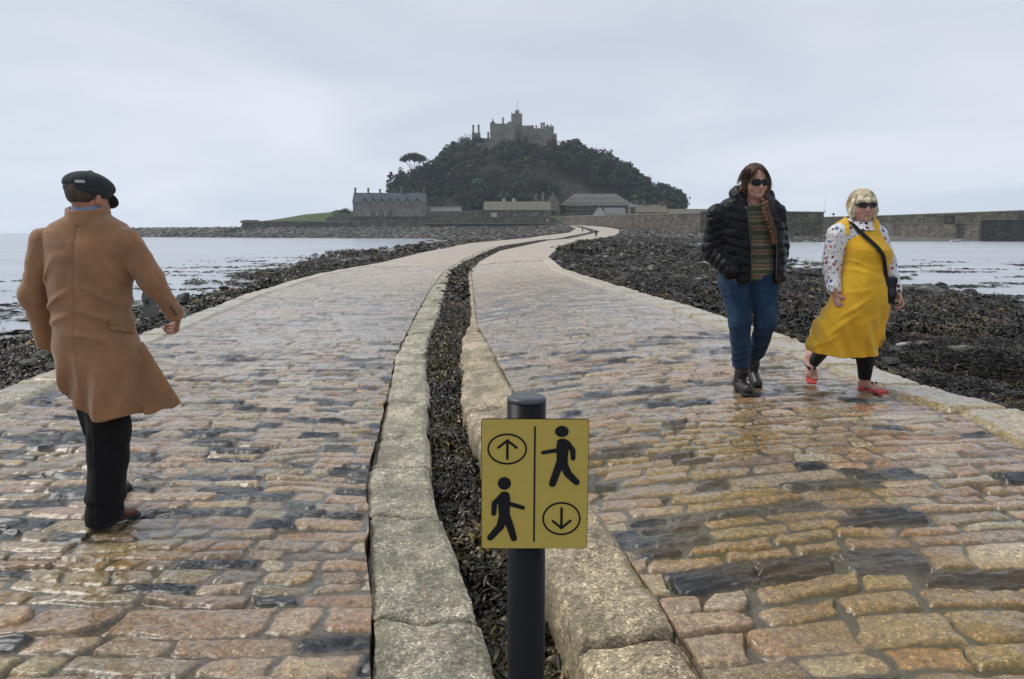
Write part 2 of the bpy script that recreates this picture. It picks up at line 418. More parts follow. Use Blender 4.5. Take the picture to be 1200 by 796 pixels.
ROWB = np.cumsum(rng.choice([.10, .115, .13, .15, .17, .22], 340, p=[.17, .24, .25, .17, .11, .06]))
PAL = np.array([(.41, .27, .175), (.43, .31, .20), (.37, .28, .20), (.40, .32, .18), (.35, .31, .19), (.34, .305, .245), (.42, .225, .105), (.27, .205, .175), (.022, .028, .038), (.062, .075, .095), (.46, .39, .28)])
def cobbles(X, Y, seed, tilt, edge_d):
    """height, colour and masks of the setts at ground points; edge_d = distance to the outer edge of the lane"""
    r = np.random.default_rng(seed)
    nz1 = fbm(X * 1.3, Y * 1.3, seed); nz2 = fbm(X * 9, Y * 9, seed + 3, 3)
    nx = fbm(X * 4.1, Y * 4.1, seed + 9, 2)
    v = Y + tilt * X + nz1 * 0.06 + nx * .035 + nz2 * .012 + 0.05 * np.sin(X * 1.1 + seed)
    u = X + nz1 * 0.10 + fbm(X * 3, Y * 7, seed + 7, 2) * .06 + nz2 * .012
    rowb = np.concatenate([[0], ROWB]) + (seed % 7) * .05
    nr = len(rowb)
    ri = np.clip(np.searchsorted(rowb, v) - 1, 0, nr - 2)
    ns = 90
    wid = r.choice([.15, .2, .26, .33, .42, .55], (nr, ns), p=[.10, .22, .27, .22, .14, .05]) * r.uniform(.85, 1.15, (nr, ns))
    wid[:4] *= 1.1
    xb = np.cumsum(wid, 1) - 12 + r.uniform(0, .3, (nr, 1))
    flat = (xb + np.arange(nr)[:, None] * 1000.0).ravel()
    si = np.clip(np.searchsorted(flat, u + ri * 1000.0), 1, nr * ns - 1)
    col = si % ns
    x0 = flat[si - 1] - ri * 1000.0; x1 = flat[si] - ri * 1000.0
    x0 = np.where(np.abs(x0) > 50, x1 - .3, x0)
    v0 = rowb[ri]; v1 = rowb[ri + 1]
    R = r.random((nr * ns, 12))[si]
    # skewed ends: joints between stones lean
    cx = (x0 + x1) / 2 + (R[:, 0] - .5) * .02; cy = (v0 + v1) / 2 + (R[:, 1] - .5) * .02
    inset = .003 + .006 * R[:, 2]
    hx = (x1 - x0) / 2 - inset; hy = (v1 - v0) / 2 - .002 - .006 * R[:, 3]
    pu = (u - cx); pv = (v - cy) + (R[:, 4] - .5) * .14 * pu
    pu = pu + (R[:, 5] - .5) * .5 * pv
    rc = np.minimum(np.minimum(hx, hy) * .95, .012 + .034 * R[:, 6])
    qx = np.abs(pu) - hx + rc; qy = np.abs(pv) - hy + rc
    d = rc - np.hypot(np.maximum(qx, 0), np.maximum(qy, 0)) - np.minimum(np.maximum(qx, qy), 0)
    d = d + nz2 * .012 + fbm(X * 26, Y * 26, seed + 11, 2) * .005
    clump = fbm(X * .35, Y * .35, seed + 21, 2)
    nearness = 1 - sstep(9, 22, Y)
    pslate = (.10 if seed == 5 else .15) + .30 * clump + (.16 if seed == 5 else 0.12) * (1 - sstep(5, 11, Y)) + .24 * np.exp(-((X - 1.3) / .75) ** 2 - ((Y - 3.85) / .65) ** 2) * (seed == 5)
    kind = R[:, 7]
    pslate = pslate - .30 * np.exp(-((X - 1.75) / .8) ** 2 - ((Y - 4.9) / .7) ** 2)
    slate = (kind < pslate).astype(float)
    pi = np.select([R[:, 8] < .22, R[:, 8] < .42, R[:, 8] < .54, R[:, 8] < .68, R[:, 8] < .78, R[:, 8] < .87, R[:, 8] < .905, R[:, 8] < .95], [0, 1, 2, 3, 4, 5, 6, 7], 10)
    c = PAL[pi.astype(int)]
    warm = .5 + .5 * sstep(-.1, .3, fbm(X * .5 + 40, Y * .5, seed + 31, 2))
    c = c * (.80 + .4 * R[:, 9:10])
    g_ = c.mean(1, keepdims=True); c = c * .66 + g_ * np.array([1.10, 1.0, .82]) * .36
    st = sstep(.02, .25, fbm(X * 6, Y * 6, seed + 71, 3))[:, None]; c = c * (1 - st * .45) + c * np.array([.95, .66, .42]) * st * .45
    sc = PAL[np.where(R[:, 8] < .6, 8, 9)] * (.7 + .8 * R[:, 9:10])
    c = np.where(slate[:, None] > 0, sc, c)
    # patches of ochre algae; below the women the yellow dress's reflection is painted in
    alg_refl = sstep(.02, .35, fbm(X * 1.1 + 5, Y * 1.1, 77, 3) + (.42 * np.exp(-((X - 1.75) / .75) ** 2 - ((Y - 4.55) / .95) ** 2) + .40 * np.exp(-((X + 1.75) / .35) ** 2 - ((Y - 3.3) / .5) ** 2)))
    alg_refl = alg_refl * (1 - .6 * slate)
    c = c * (1 - .62 * alg_refl[:, None]) + np.array([.30, .185, .022]) * .62 * alg_refl[:, None]
    hs = .006 + .007 * R[:, 10] + .006 * nearness * R[:, 11]
    prof = sstep(-.002, .017, d)
    gran = fbm(X * 38, Y * 38, seed + 41, 3) * .005 + fbm(X * 11, Y * 11, seed + 43, 3) * .010
    t = fbm(X * 5, Y * 22, seed + 45, 3) * .030
    sl = (np.floor(t / .006) + sstep(.2, .8, t / .006 % 1)) * .006 + fbm(X * 20, Y * 45, seed + 49, 2) * .003
    surf = np.where(slate > 0, sl, gran) + np.clip(d, 0, .06) * .07 + (R[:, 3] - .5) * .10 * pu + (R[:, 5] - .5) * .14 * pv
    fill = .004 + .010 * fbm(X * 1.7, Y * 1.7, seed + 51, 3) + fbm(X * 30, Y * 30, seed + 53, 2) * .003
    hole = sstep(.22, .36, fbm(X * 2.7 + 9, Y * 2.7, seed + 55, 3))
    h = fill - .016 * hole * (1 - prof) + prof * (hs + surf - fill)
    h = np.maximum(h, fill - .02)
    mort = (1 - sstep(0.000, .012, d)) 
    # outer edging: long blocks laid along the edge
    eb = edge_d < .42
    bl = np.floor(Y / .85 + fbm(Y * 0, Y * .0, 1) + seed); fy = (Y / .85 + seed) % 1
    de = np.minimum(np.minimum(fy, 1 - fy) * .85, np.minimum(edge_d + .02, .42 - edge_d)) - .01 + nz2 * .02
    hb = _hash(bl, bl * 0, seed + 3)
    he = sstep(-.004, .05, de) * (.032 + .02 * hb) + gran * 1.3
    ce = np.stack([.40 + .06 * hb, .36 + .03 * hb, .26 + .0 * hb], -1)
    h = np.where(eb, he, h); c = np.where(eb[:, None], ce, c); slate = np.where(eb, 0, slate)
    mort = np.where(eb, 1 - sstep(0, .015, de), mort); alg_refl = np.where(eb, alg_refl * .3, alg_refl)
    return h, c, np.stack([mort, slate, alg_refl], -1)

def rows_near(y0, y1, k=1.3, dmin=.009):
    ys = [y0]
    while ys[-1] < y1:
        y = ys[-1]; dd = y * y / (1155 * k)
        if y < 2.5: dd = max(dmin, dd)
        ys.append(y + dd)
    return np.array(ys)

M_cob = None
def make_cob_mat():
    t = NT('wet_granite_setts'); p = t.pos()
    col = t.attr('col'); msk = t.attr('msk'); s = t.n('ShaderNodeSeparateColor'); t.set(s, 0, msk)
    mort, slate, alg_refl = s.outputs[0], s.outputs[1], s.outputs[2]
    sp = t.noise(p, 140, 3, .7); sp2 = t.noise(p, 34, 5, .65); big = t.noise(p, 2.2, 4)
    spk = t.ramp(sp, [(.30, .35), (.46, .95), (.62, 1.12), (.72, 1.9)])
    spk2 = t.ramp(sp2, [(.30, .55), (.5, 1.0), (.70, 1.45)])
    vg = t.n('ShaderNodeSeparateColor'); t.set(vg, 0, t.vor(p, 150, 'F1', 'Color'))
    spk = t.mix(.6, spk, t.ramp(vg.outputs[0], [(0, .45), (.25, .8), (.75, 1.05), (.9, 1.5), (1, 2.4)]))
    g = t.mix(1.0, col, spk, 'MULTIPLY'); g = t.mix(1.0, g, spk2, 'MULTIPLY')
    fl = t.ramp(t.noise(t.map(p, (1, 4, 1)), 22, 4, .7), [(.35, .6), (.55, 1.0), (.72, 2.2)])
    sl = t.mix(1.0, col, fl, 'MULTIPLY')
    c = t.mix(slate, g, sl)
    mc = t.ramp(t.noise(p, 60, 4, .7), [(.3, (.055, .045, .032)), (.55, (.135, .115, .084)), (.75, (.25, .22, .17))])
    mc = t.mix(t.math('MULTIPLY', alg_refl, .7), mc, (.10, .085, .02))
    c = t.mix(mort, c, mc)
    wet = t.ramp(big, [(.35, 0), (.62, 1)])
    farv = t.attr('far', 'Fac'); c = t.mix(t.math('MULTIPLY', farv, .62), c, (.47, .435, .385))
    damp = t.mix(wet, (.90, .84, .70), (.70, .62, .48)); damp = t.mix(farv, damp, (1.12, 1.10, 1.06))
    c = t.mix(1.0, c, damp, 'MULTIPLY')
    r = t.math('ADD', t.rng(sp2, .3, .7, .12, .34), t.math('MULTIPLY', wet, .08))
    r = t.math('SUBTRACT', r, t.math('MULTIPLY', slate, .02))
    r = t.math('SUBTRACT', r, t.math('MULTIPLY', alg_refl, .16))
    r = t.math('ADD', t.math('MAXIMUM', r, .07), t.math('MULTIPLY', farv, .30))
    b = t.bump(t.noise(p, 90, 4, .75), .55, .004)
    b = t.bump(t.noise(p, 17, 4, .6), .35, .008, b)
    cb = t.bump(t.noise(p, 24, 3, .5), .12, .006); cb = t.bump(t.noise(p, 85, 3, .7), .35, .003, cb)
    return t.done(c, r, b, .45, Coat_Weight=t.math('MULTIPLY', t.math('MULTIPLY', t.rng(wet, 0, 1, .25, .9), t.rng(slate, 0, 1, 1, .45)), t.rng(farv, 0, 1, 1, .06)), Coat_Roughness=.09, Coat_IOR=1.38, Coat_Normal=cb)

def lane_near(name, fa, fb, zf, seed, tilt, outer, ncol, y0, y1, pw):
    ys = rows_near(y0, y1)
    u = np.linspace(0, 1, ncol)
    u = u ** pw if outer == 'R' else 1 - (1 - u) ** pw
    A, B = fa(ys)[:, None], fb(ys)[:, None]
    X = (A + (B - A) * u).ravel(); Y = np.repeat(ys, ncol)
    ed = (fb(Y) - X) if outer == 'R' else (X - fa(Y))
    di = (X - fa(Y)) if outer == 'R' else (fb(Y) - X)
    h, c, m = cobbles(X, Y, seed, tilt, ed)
    # open crack against the kerb
    wc = .004 + .017 * np.clip(fbm(X * 0 + 3, Y * 5, seed + 60, 3) + .35, 0, 1)
    if outer == 'R': wc = wc * .35
    crack = (1 - sstep(wc * .6, wc * 1.3, di))
    h = h * (1 - crack) - crack * (.07 if outer == 'L' else .012); c = c * (1 - .0 * crack[:, None])
    m[:, 0] = np.maximum(m[:, 0], crack)
    h = h - .05 * (1 - sstep(0, .03, ed))
    Z = zf(X, Y) + h
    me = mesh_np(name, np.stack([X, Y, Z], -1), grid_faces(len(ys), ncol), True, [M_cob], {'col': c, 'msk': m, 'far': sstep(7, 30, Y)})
    return me

def strip_far(name, fa, fb, zf, ncol, y0, y1, seed, edge):
    ys = np.exp(np.linspace(math.log(y0), math.log(y1), 260)); u = np.linspace(0, 1, ncol)
    A, B = fa(ys)[:, None], fb(ys)[:, None]
    X = (A + (B - A) * u).ravel(); Y = np.repeat(ys, ncol)
    n = fbm(X * 3, Y * 1.6, seed, 3)
    k = _hash(np.floor(X * 3 + n * 3), np.floor(Y * 2), seed)
    c = PAL[np.select([k < .35, k < .6, k < .8, k < .92], [0, 1, 5, 3], 9)]
    m = np.stack([sstep(.1, .4, n) * .8 * np.ones_like(k), (k > .92) * .7, k * 0], -1)
    Z = zf(X, Y) + .015 + .012 * n
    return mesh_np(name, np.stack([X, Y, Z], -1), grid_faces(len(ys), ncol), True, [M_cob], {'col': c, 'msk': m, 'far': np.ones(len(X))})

M_cob = make_cob_mat()
a = lane_near('cobbled_path', xL, kL, zleft, 3, 0.0, 'L', 620, 1.2, 34, 1.25)
put('cobbled_path', a, kind='structure', label='wet cobbled causeway lane running out to the island, left of the gully')
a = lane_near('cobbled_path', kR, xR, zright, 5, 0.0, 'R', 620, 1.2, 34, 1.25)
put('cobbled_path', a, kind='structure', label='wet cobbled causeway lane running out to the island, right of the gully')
put('cobbled_path', strip_far('far_path', xL, kL, zleft, 44, 33.9, 345, 8, 0), kind='structure', label='far winding stretch of the causeway, left lane')
put('cobbled_path', strip_far('far_path', kR, xR, zright, 44, 33.9, 345, 9, 0), kind='structure', label='far winding stretch of the causeway, right lane')

# ================= kerb blocks along the gully =================
def make_kerb_mat():
    t = NT('kerb_granite'); p = t.pos(); col = t.attr('col'); jn = t.attr('joint', 'Fac')
    sp = t.noise(p, 120, 4, .75); sp2 = t.noise(p, 26, 5, .7); big = t.noise(p, 3, 4)
    vg = t.n('ShaderNodeSeparateColor'); t.set(vg, 0, t.vor(p, 120, 'F1', 'Color'))
    g = t.mix(1.0, col, t.ramp(vg.outputs[0], [(0, .45), (.3, .8), (.7, 1.05), (.88, 1.4), (1, 2.0)]), 'MULTIPLY')
    g = t.mix(.6, g, t.ramp(sp, [(.3, .25), (.5, .98), (.66, 1.7)]), 'MULTIPLY')
    g = t.mix(1.0, g, t.ramp(sp2, [(.3, .5), (.5, 1.0), (.7, 1.5)]), 'MULTIPLY')
    dmp = t.ramp(t.noise(t.map(p, (1.6, 1, 1)), 2.6, 5, .7), [(.44, 1), (.56, .55)])
    g = t.mix(1.0, g, dmp, 'MULTIPLY')
    moss = t.ramp(big, [(.42, 0), (.68, 1)])
    g = t.mix(t.math('MULTIPLY', moss, .45), g, (.23, .22, .12))
    rust = t.ramp(t.noise(p, 4.5, 5, .7), [(.60, 0), (.74, 1)])
    g = t.mix(t.math('MULTIPLY', rust, .55), g, (.38, .19, .07))
    g = t.mix(jn, g, (.07, .06, .045))
    b = t.bump(t.noise(p, 70, 5, .85), 1.0, .010); b = t.bump(t.noise(p, 14, 4, .65), .7, .02, b)
    return t.done(g, t.rng(sp2, .3, .7, .38, .62), b, .45)
M_kerb = make_kerb_mat()
def kerb(name, fa, fb, side, seed, y1=150, blen=.8, depth=.34, shifts=None, zf=zleft, y0=1.2):
    """cross-section columns from the lane side to the gully side; side=+1: gully on the right"""
    ys = rows_near(y0, 40, 1.0, .012); ys = np.concatenate([ys, np.linspace(40.5, y1, 120)])
    r = np.random.default_rng(seed)
    L = [y0 - .4]
    while L[-1] < y1 + 2:
        L.append(L[-1] + blen * r.uniform(.62, 1.35) * (1 + (L[-1] > 12) * .3))
    L = np.array(L)
    if shifts: 
        L = np.concatenate([shifts, L[L > shifts[-1] + .5]])
    bi = np.clip(np.searchsorted(L, ys) - 1, 0, len(L) - 2)
    R = r.random((len(L), 6))[bi]
    dj = np.minimum(ys - L[bi], L[bi + 1] - ys)
    top = np.linspace(0, 1, 46); nw = 12
    A = fa(ys) + .0; B = fb(ys)
    fade = (1 - sstep(8, 20, ys))
    Bn = B + side * ((R[:, 0] - .5) * .055 * fade + .012 * fbm(ys * 4, ys * 0 + seed, seed, 3) * fade - .012 * (1 - sstep(0, .035, dj)) * fade)
    An = A - side * ((R[:, 1] - .2) * .018 + .010 * fbm(ys * 3, ys * 0 + 5, seed + 2, 3)) * fade + side * .01 * (1 - sstep(0, .03, dj)) * fade
    Vs = []; Js = []
    w = np.abs(Bn - An)
    for k in range(len(top) + nw * 2):
        if k < nw:                    # lane-side wall
            q = k / nw; X = An; Zr = -.08 + .08 * q
            h = Zr; 
        elif k < nw + len(top):
            q = top[k - nw]; X = An + (Bn - An) * q
            di = np.minimum(q, 1 - q) * w
            h = -.022 * (1 - sstep(0, .045, di)) ** 1.5
            h = h + .004 + (R[:, 2] - .5) * .036 * fade + (R[:, 3] - .5) * .04 * (q - .5) * fade + (R[:, 4] - .5) * .04 * fade * (ys - L[bi]) / 1.0
            h = h - .10 * (1 - sstep(0.006, .020, dj)) * (ys < 40)
            h = h + (fbm(X * 6, ys * 6, seed + 4, 4) * .032 + fbm(X * 33, ys * 33, seed + 8, 2) * .004) * fade
        else:
            q = (k - nw - len(top) + 1) / nw
            bulge = .02 * fbm(ys * 5, ys * 0 + q * 3, seed + 6, 3) - side * 0
            X = Bn + side * (.012 * math.sin(min(1, q * 3) * math.pi / 2)) + bulge * fade - side * .02 * (1 - sstep(0.003, .022, dj)) * fade
            h = -.022 - depth * q
        Vs.append(np.stack([X, ys, zf(X, ys) * (1 if zf is zright else 1) + h + .012], -1))
        Js.append((1 - sstep(.008, .018, dj)) * (ys < 30) * (.9 if k >= nw else .9))
    V = np.stack(Vs, 1).reshape(-1, 3); J = np.stack(Js, 1).ravel()
    nc = len(Vs)
    c = (np.array([.50, .445, .325]) if side > 0 else np.array([.52, .42, .27])) * (.85 + .35 * R[:, 5:6]); c = np.repeat(c, nc, 0)
    F = grid_faces(len(ys), nc)
    if side < 0: F = F[:, ::-1]
    return mesh_np(name, V, F, True, [M_kerb], {'col': c, 'joint': J})
put('kerb', kerb('kerb', kL, gL, 1, 11, blen=.95, shifts=[.8, 1.7, 2.35, 2.83, 3.95, 4.8, 5.6, 6.7, 7.7]), kind='structure', label='line of pale granite kerb blocks left of the gully')
put('kerb', kerb('kerb', kR, gR, -1, 12, blen=.9, shifts=[.9, 1.9, 2.62, 4.05, 4.6, 5.5, 6.3, 7.4, 8.6], zf=lambda X, Y: zright(X, Y)), kind='structure', label='line of pale granite kerb blocks right of the gully')

# ================= gully floor =================
def zgully(X, Y):
    return zfar(Y) - .24 + .10 * sstep(4, 10, Y) + .10 * sstep(14, 40, Y) + fbm(X * 5, Y * 5, 91, 3) * .09
t = NT('gully_silt'); p = t.pos()
M_silt = t.done(t.ramp(t.noise(p, 18, 5, .7), [(.3, (.012, .010, .006)), (.6, (.035, .028, .014)), (.8, (.075, .06, .03))]), .35, t.bump(t.noise(p, 40, 4, .7), .9, .02), .5)
ys = np.concatenate([rows_near(1.2, 40, .5, .02), np.linspace(40.5, 345, 150)]); u = np.linspace(0, 1, 26)
A, B = (gL(ys) - .04)[:, None], (gR(ys) + .04)[:, None]
X = (A + (B - A) * u).ravel(); Y = np.repeat(ys, 26)
put('gully_ground', mesh_np('gully_ground', np.stack([X, Y, zgully(X, Y)], -1), grid_faces(len(ys), 26), True, [M_silt]), kind='structure')

# ================= foreshore strips =================
POOLS = [(10.3, 6.85, 1.1, .8), (29, 7.3, 3.4, 1.3), (19.8, 7.0, 2.2, .9), (24.5, 8.4, 2, .8)]
def zbeach(X, Y, side):
    e = xL(Y) if side < 0 else xR(Y); w_ = wl(Y) if side < 0 else wr(Y)
    d = np.maximum((e - X) if side < 0 else (X - e), 0); dw = ((X - w_) if side < 0 else (w_ - X))
    z0 = zfar(Y) + (.0 if side < 0 else .12 * (1 - sstep(28, 110, Y)))
    t = np.clip(d / np.maximum(d + np.maximum(dw, 0), .3), 0, 1)
    z = lerp(z0 - .26, WZ + .02, t ** .9) - .30 * sstep(.0, .12, d) * 0
    z = np.where(dw < 0, WZ + .02 + dw * .05, z)
    z = np.maximum(z, WZ - 1.5)
    amp = sstep(0, .6, d) * (1 + 1.0 * sstep(20, 80, Y))
    lf = fbm(X * .45, Y * .30, 61, 3) * .30 + fbm(X * 1.9, Y * 1.9, 63, 4) * .17 + fbm(X * 7, Y * 7, 67, 3) * .05 * (Y < 60)
    rid = (1 - np.abs(fbm(X * .9 + 7, Y * .7, 65, 2)) * 4) * .06
    z = z + amp * (lf + rid)
    if side > 0:
        for (py, px, rx, ry) in POOLS:
            g = np.exp(-(((X - px) / rx) ** 2 + ((Y - py) / ry) ** 2) ** 1.5 * .5)
            z = z * (1 - g) + (WZ - .12) * g
    else:
        z = z - .12 * sstep(.5, 3, d) * (1 - sstep(30, 60, Y))
    return z
def make_beach_mat():
    t = NT('weedy_rock'); p = t.pos()
    far = t.attr('far', 'Fac')
    n1 = t.noise(p, 1.4, 6, .7); n2 = t.noise(p, 9, 5, .7)
    weed = t.ramp(n2, [(.3, (.008, .007, .005)), (.55, (.022, .018, .010)), (.72, (.055, .045, .018)), (.85, (.10, .08, .03))])
    rock = t.ramp(t.noise(p, 5, 6, .75), [(.3, (.035, .032, .026)), (.5, (.11, .10, .08)), (.66, (.22, .20, .165)), (.8, (.32, .30, .26))])
    pick = t.math('ADD', t.rng(n1, .45, .62, 0, .25), t.math('MULTIPLY', far, .85), True)
    c = t.mix(pick, weed, rock)
    b = t.bump(t.noise(p, 6, 8, .8), 1.0, .12); b = t.bump(t.noise(p, 45, 4, .8), .8, .02, b)
    return t.done(c, t.rng(pick, 0, 1, .33, .75), b, .5)
M_beach = make_beach_mat()
def beach_mesh(side):
    ys = np.concatenate([rows_near(1.0, 60, .62, .03), np.linspace(61, 345, 240)])
    u = np.linspace(0, 1, 210)
    D = 75 * u ** 2.4; D[0] = -.02
    e = (xL(ys) if side < 0 else xR(ys))[:, None]
    X = (e + side * (D[None] * (1 + sstep(120, 250, ys)[:, None] * 2.5))).ravel(); Y = np.repeat(ys, len(u))
    Z = zbeach(X, Y, side)
    base = np.repeat((zleft(e[:, 0], ys) if side < 0 else zright(e[:, 0], ys)), len(u))
    dd = np.tile(D, len(ys)); k = sstep(-.02, .07, dd)
    Z = lerp(base - .03, Z, k)
    F = grid_faces(len(ys), len(u))
    if side < 0: F = F[:, ::-1]
    far = sstep(90, 240, Y) if side < 0 else sstep(75, 200, Y)
    return mesh_np('beach_ground', np.stack([X, Y, Z], -1), F, True, [M_beach], {'far': far})
put('beach_ground', beach_mesh(-1), kind='structure', label='weedy foreshore left of the causeway')
put('beach_ground', beach_mesh(1), kind='structure', label='weedy foreshore right of the causeway')

# ================= seaweed fronds =================
def fronds(name, P, length, width, cols, lift=.35, seg=4, seed=0, label=None):
    r = np.random.default_rng(seed); n = len(P)
    az = r.uniform(0, 2 * math.pi, n); L = length * r.uniform(.5, 1.5, n); Wd = width * r.uniform(.5, 1.5, n)
    bend = r.normal(0, .8, n); h = lift * L * r.uniform(.2, 1, n)
    roll = r.normal(0, .5, n); ph = r.uniform(0, 6.28, n)
    V = np.empty((n, seg + 1, 2, 3))
    x = np.zeros(n); y = np.zeros(n)
    for k in range(seg + 1):
        q = k / seg; a_ = az + bend * q
        if k: x = x + np.cos(a_) * L / seg; y = y + np.sin(a_) * L / seg
        z = np.sin(q * math.pi * .9) * h + np.sin(ph + q * 6) * .12 * L * lift
        ww = Wd * (.55 + .7 * math.sin(math.pi * min(1, q * .8 + .15))) * (.5 if k == seg else 1)
        sx, sy = -np.sin(a_) * np.cos(roll), np.cos(a_) * np.cos(roll); sz = np.sin(roll + q * bend)
        for j, s_ in ((0, -.5), (1, .5)):
            V[:, k, j, 0] = P[:, 0] + x + sx * ww * s_; V[:, k, j, 1] = P[:, 1] + y + sy * ww * s_; V[:, k, j, 2] = P[:, 2] + z + sz * ww * s_
    i = np.arange(n)[:, None] * (2 * (seg + 1)) + np.arange(seg)[None] * 2
    F = np.stack([i, i + 1, i + 3, i + 2], -1).reshape(-1, 4)
    c = np.repeat(cols, 2 * (seg + 1), 0)
    me = mesh_np(name, V.reshape(-1, 3), F, True, [M_weed], {'col': c})
    return put(name, me, kind='stuff', label=label)
t = NT('seaweed'); p = t.pos()
M_weed = t.done(t.mix(1.0, t.attr('col'), t.ramp(t.noise(p, 30, 3), [(.3, .6), (.7, 1.5)]), 'MULTIPLY'), .36, t.bump(t.noise(p, 120, 3), .4, .003), .42)
WC = np.array([(.011, .008, .004), (.030, .021, .008), (.062, .043, .013), (.105, .074, .017), (.19, .135, .03), (.05, .052, .018)])
def wcol(n, seed, P, bright=0.0):
    r = np.random.default_rng(seed)
    q = r.random(n) + .9 * fbm(P[:, 0] * 1.5, P[:, 1] * 1.5, 33, 2) + bright
    return WC[np.select([q < .45, q < .8, q < .98, q < 1.12, q < 1.25], [0, 1, 2, 3, 4], 5)] * r.uniform(.7, 1.4, (n, 1))
# gully
r = np.random.default_rng(3)
Y = np.concatenate([r.uniform(1.3, 7, 21000), r.uniform(7, 16, 12000)]); U = r.random(len(Y))
X = gL(Y) + (gR(Y) - gL(Y)) * (.02 + .96 * U)
fill = .08 * sstep(5, 9, Y) - .05 * (1 - sstep(2, 5, Y))
P = np.stack([X, Y, zgully(X, Y) + .02 + fill * r.random(len(Y)) + .05 * r.random(len(Y))], -1)
fronds('gully_seaweed', P, .075, .010, wcol(len(Y), 4, P, .05), .5, 4, 5)
Y = 16 + (r.random(11000) ** 1.6) * 130; X = gL(Y) + (gR(Y) - gL(Y)) * r.random(len(Y))
P = np.stack([X, Y, zgully(X, Y) + .05], -1)
fronds('gully_seaweed', P, .22, .035, wcol(len(Y), 6, P, -.05), .3, 3, 7)
# beaches
def beach_pts(side, n, y0, y1, dmax, seed, pw=1.0, mask=True, lift=.02):
    r = np.random.default_rng(seed)
    Y = y0 + (y1 - y0) * r.random(n) ** pw; d = dmax * r.random(n) ** 1.15
    X = xL(Y) - d if side < 0 else xR(Y) + d
    Z = zbeach(X, Y, side)
    k = Z > WZ - .03
    if mask: k &= (vnoise(X * 1.3, Y * 1.1, 71) + r.random(n) * .5) > -.22
    return np.stack([X, Y, Z + lift], -1)[k]
P = beach_pts(1, 190000, 3.6, 17, 8.5, 21); fronds('beach_seaweed', P, .10, .0095, wcol(len(P), 8, P, .0), .35, 3, 9)
P = beach_pts(1, 95000, 14, 70, 14, 22, 1.6); fronds('beach_seaweed', P, .24, .025, wcol(len(P), 10, P, -.1), .4, 3, 11)
P = beach_pts(-1, 50000, 6, 18, 6.5, 23); fronds('beach_seaweed', P, .13, .015, wcol(len(P), 12, P, -.02), .45, 4, 13)
P = beach_pts(-1, 55000, 16, 75, 9, 24, 1.6); fronds('beach_seaweed', P, .26, .034, wcol(len(P), 14, P, .0), .4, 3, 15)
P = beach_pts(1, 50000, 60, 190, 30, 26, 1.2); fronds('beach_seaweed', P, .65, .10, wcol(len(P), 20, P, -.1), .4, 3, 21)
P = beach_pts(-1, 16000, 70, 190, 14, 27, 1.2); fronds('beach_seaweed', P, .65, .10, wcol(len(P), 22, P, -.05), .4, 3, 23)
# weed afloat in flat rafts off the shore
def rafts(side, n, seed, y0, y1, reach):
    r = np.random.default_rng(seed); Y = y0 + (y1 - y0) * r.random(n) ** 1.3
    d = reach * r.random(n) ** 1.8
    X = (wl(Y) - d) if side < 0 else (wr(Y) + d)
    m = fbm(X * .35, Y * .55, 81, 3) + .10 * r.random(n) - .012 * d > .13
    return np.stack([X, Y, np.full(n, WZ + .012)], -1)[m]
P = rafts(-1, 11000, 31, 14, 75, 14); fronds('floating_seaweed', P, .34, .04, wcol(len(P), 16, P), .06, 3, 17)
P = rafts(1, 26000, 32, 22, 70, 26); fronds('floating_seaweed', P, .34, .04, wcol(len(P), 18, P), .06, 3, 19)

# ================= rocks =================
def ico():
    import bmesh
    bm = bmesh.new(); bmesh.ops.create_icosphere(bm, subdivisions=2, radius=1)
    V = np.array([v.co[:] for v in bm.verts]); F = np.array([[v.index for v in f.verts] for f in bm.faces]); bm.free(); return V, F
IV, IF = ico()
def rock_var(seed):
    V = IV.copy(); r = np.random.default_rng(seed)
    for _ in range(9):
        n = r.normal(size=3); n /= np.linalg.norm(n); c = r.uniform(.45, .85)
        dd = V @ n - c; V = V - np.where(dd > 0, dd, 0)[:, None] * n
    V = V * (1 + .10 * noise3(V, 1.7, seed))[:, None]
    return V
RV = [rock_var(100 + i) for i in range(8)]
def scatter_rocks(name, P, size, cols, mat, seed, flat=.6, label=None):
    r = np.random.default_rng(seed); n = len(P)
    vi = r.integers(0, 8, n); B = np.stack(RV)[vi]
    S = size * r.uniform(.45, 1.5, n) ** 1.4 if not hasattr(size, '__len__') else size
    sc = np.stack([S * r.uniform(.8, 1.4, n), S * r.uniform(.8, 1.3, n), S * flat * r.uniform(.7, 1.2, n)], -1)
    a = r.uniform(0, 6.28, n); c, s = np.cos(a), np.sin(a)
    B = B * sc[:, None]
    V = np.stack([B[..., 0] * c[:, None] - B[..., 1] * s[:, None], B[..., 0] * s[:, None] + B[..., 1] * c[:, None], B[..., 2]], -1) + P[:, None]
    F = (np.arange(n)[:, None, None] * len(IV) + IF[None]).reshape(-1, 3)
    me = mesh_np(name, V.reshape(-1, 3), F, False, [mat], {'col': np.repeat(cols, len(IV), 0)})
    return put(name, me, kind='stuff', label=label)
t = NT('shore_rock'); p = t.pos()
M_rock = t.done(t.mix(1.0, t.attr('col'), t.ramp(t.noise(p, 3, 6, .7), [(.3, .5), (.55, 1.0), (.75, 1.6)]), 'MULTIPLY'), .55, t.bump(t.noise(p, 8, 5, .7), .7, .05), .4)
def rcol(n, seed, dark=.6):
    r = np.random.default_rng(seed); k = r.random(n)
    c = np.where((k < dark)[:, None], np.array([.035, .032, .026]), np.where((k < .9)[:, None], np.array([.14, .13, .105]), np.array([.30, .28, .24])))
    return c * r.uniform(.6, 1.4, (n, 1))
P = beach_pts(1, 900, 6, 40, 12, 41, 1.3, False, 0.0); scatter_rocks('beach_rocks', P, .11, rcol(len(P), 1, .75), M_rock, 2)
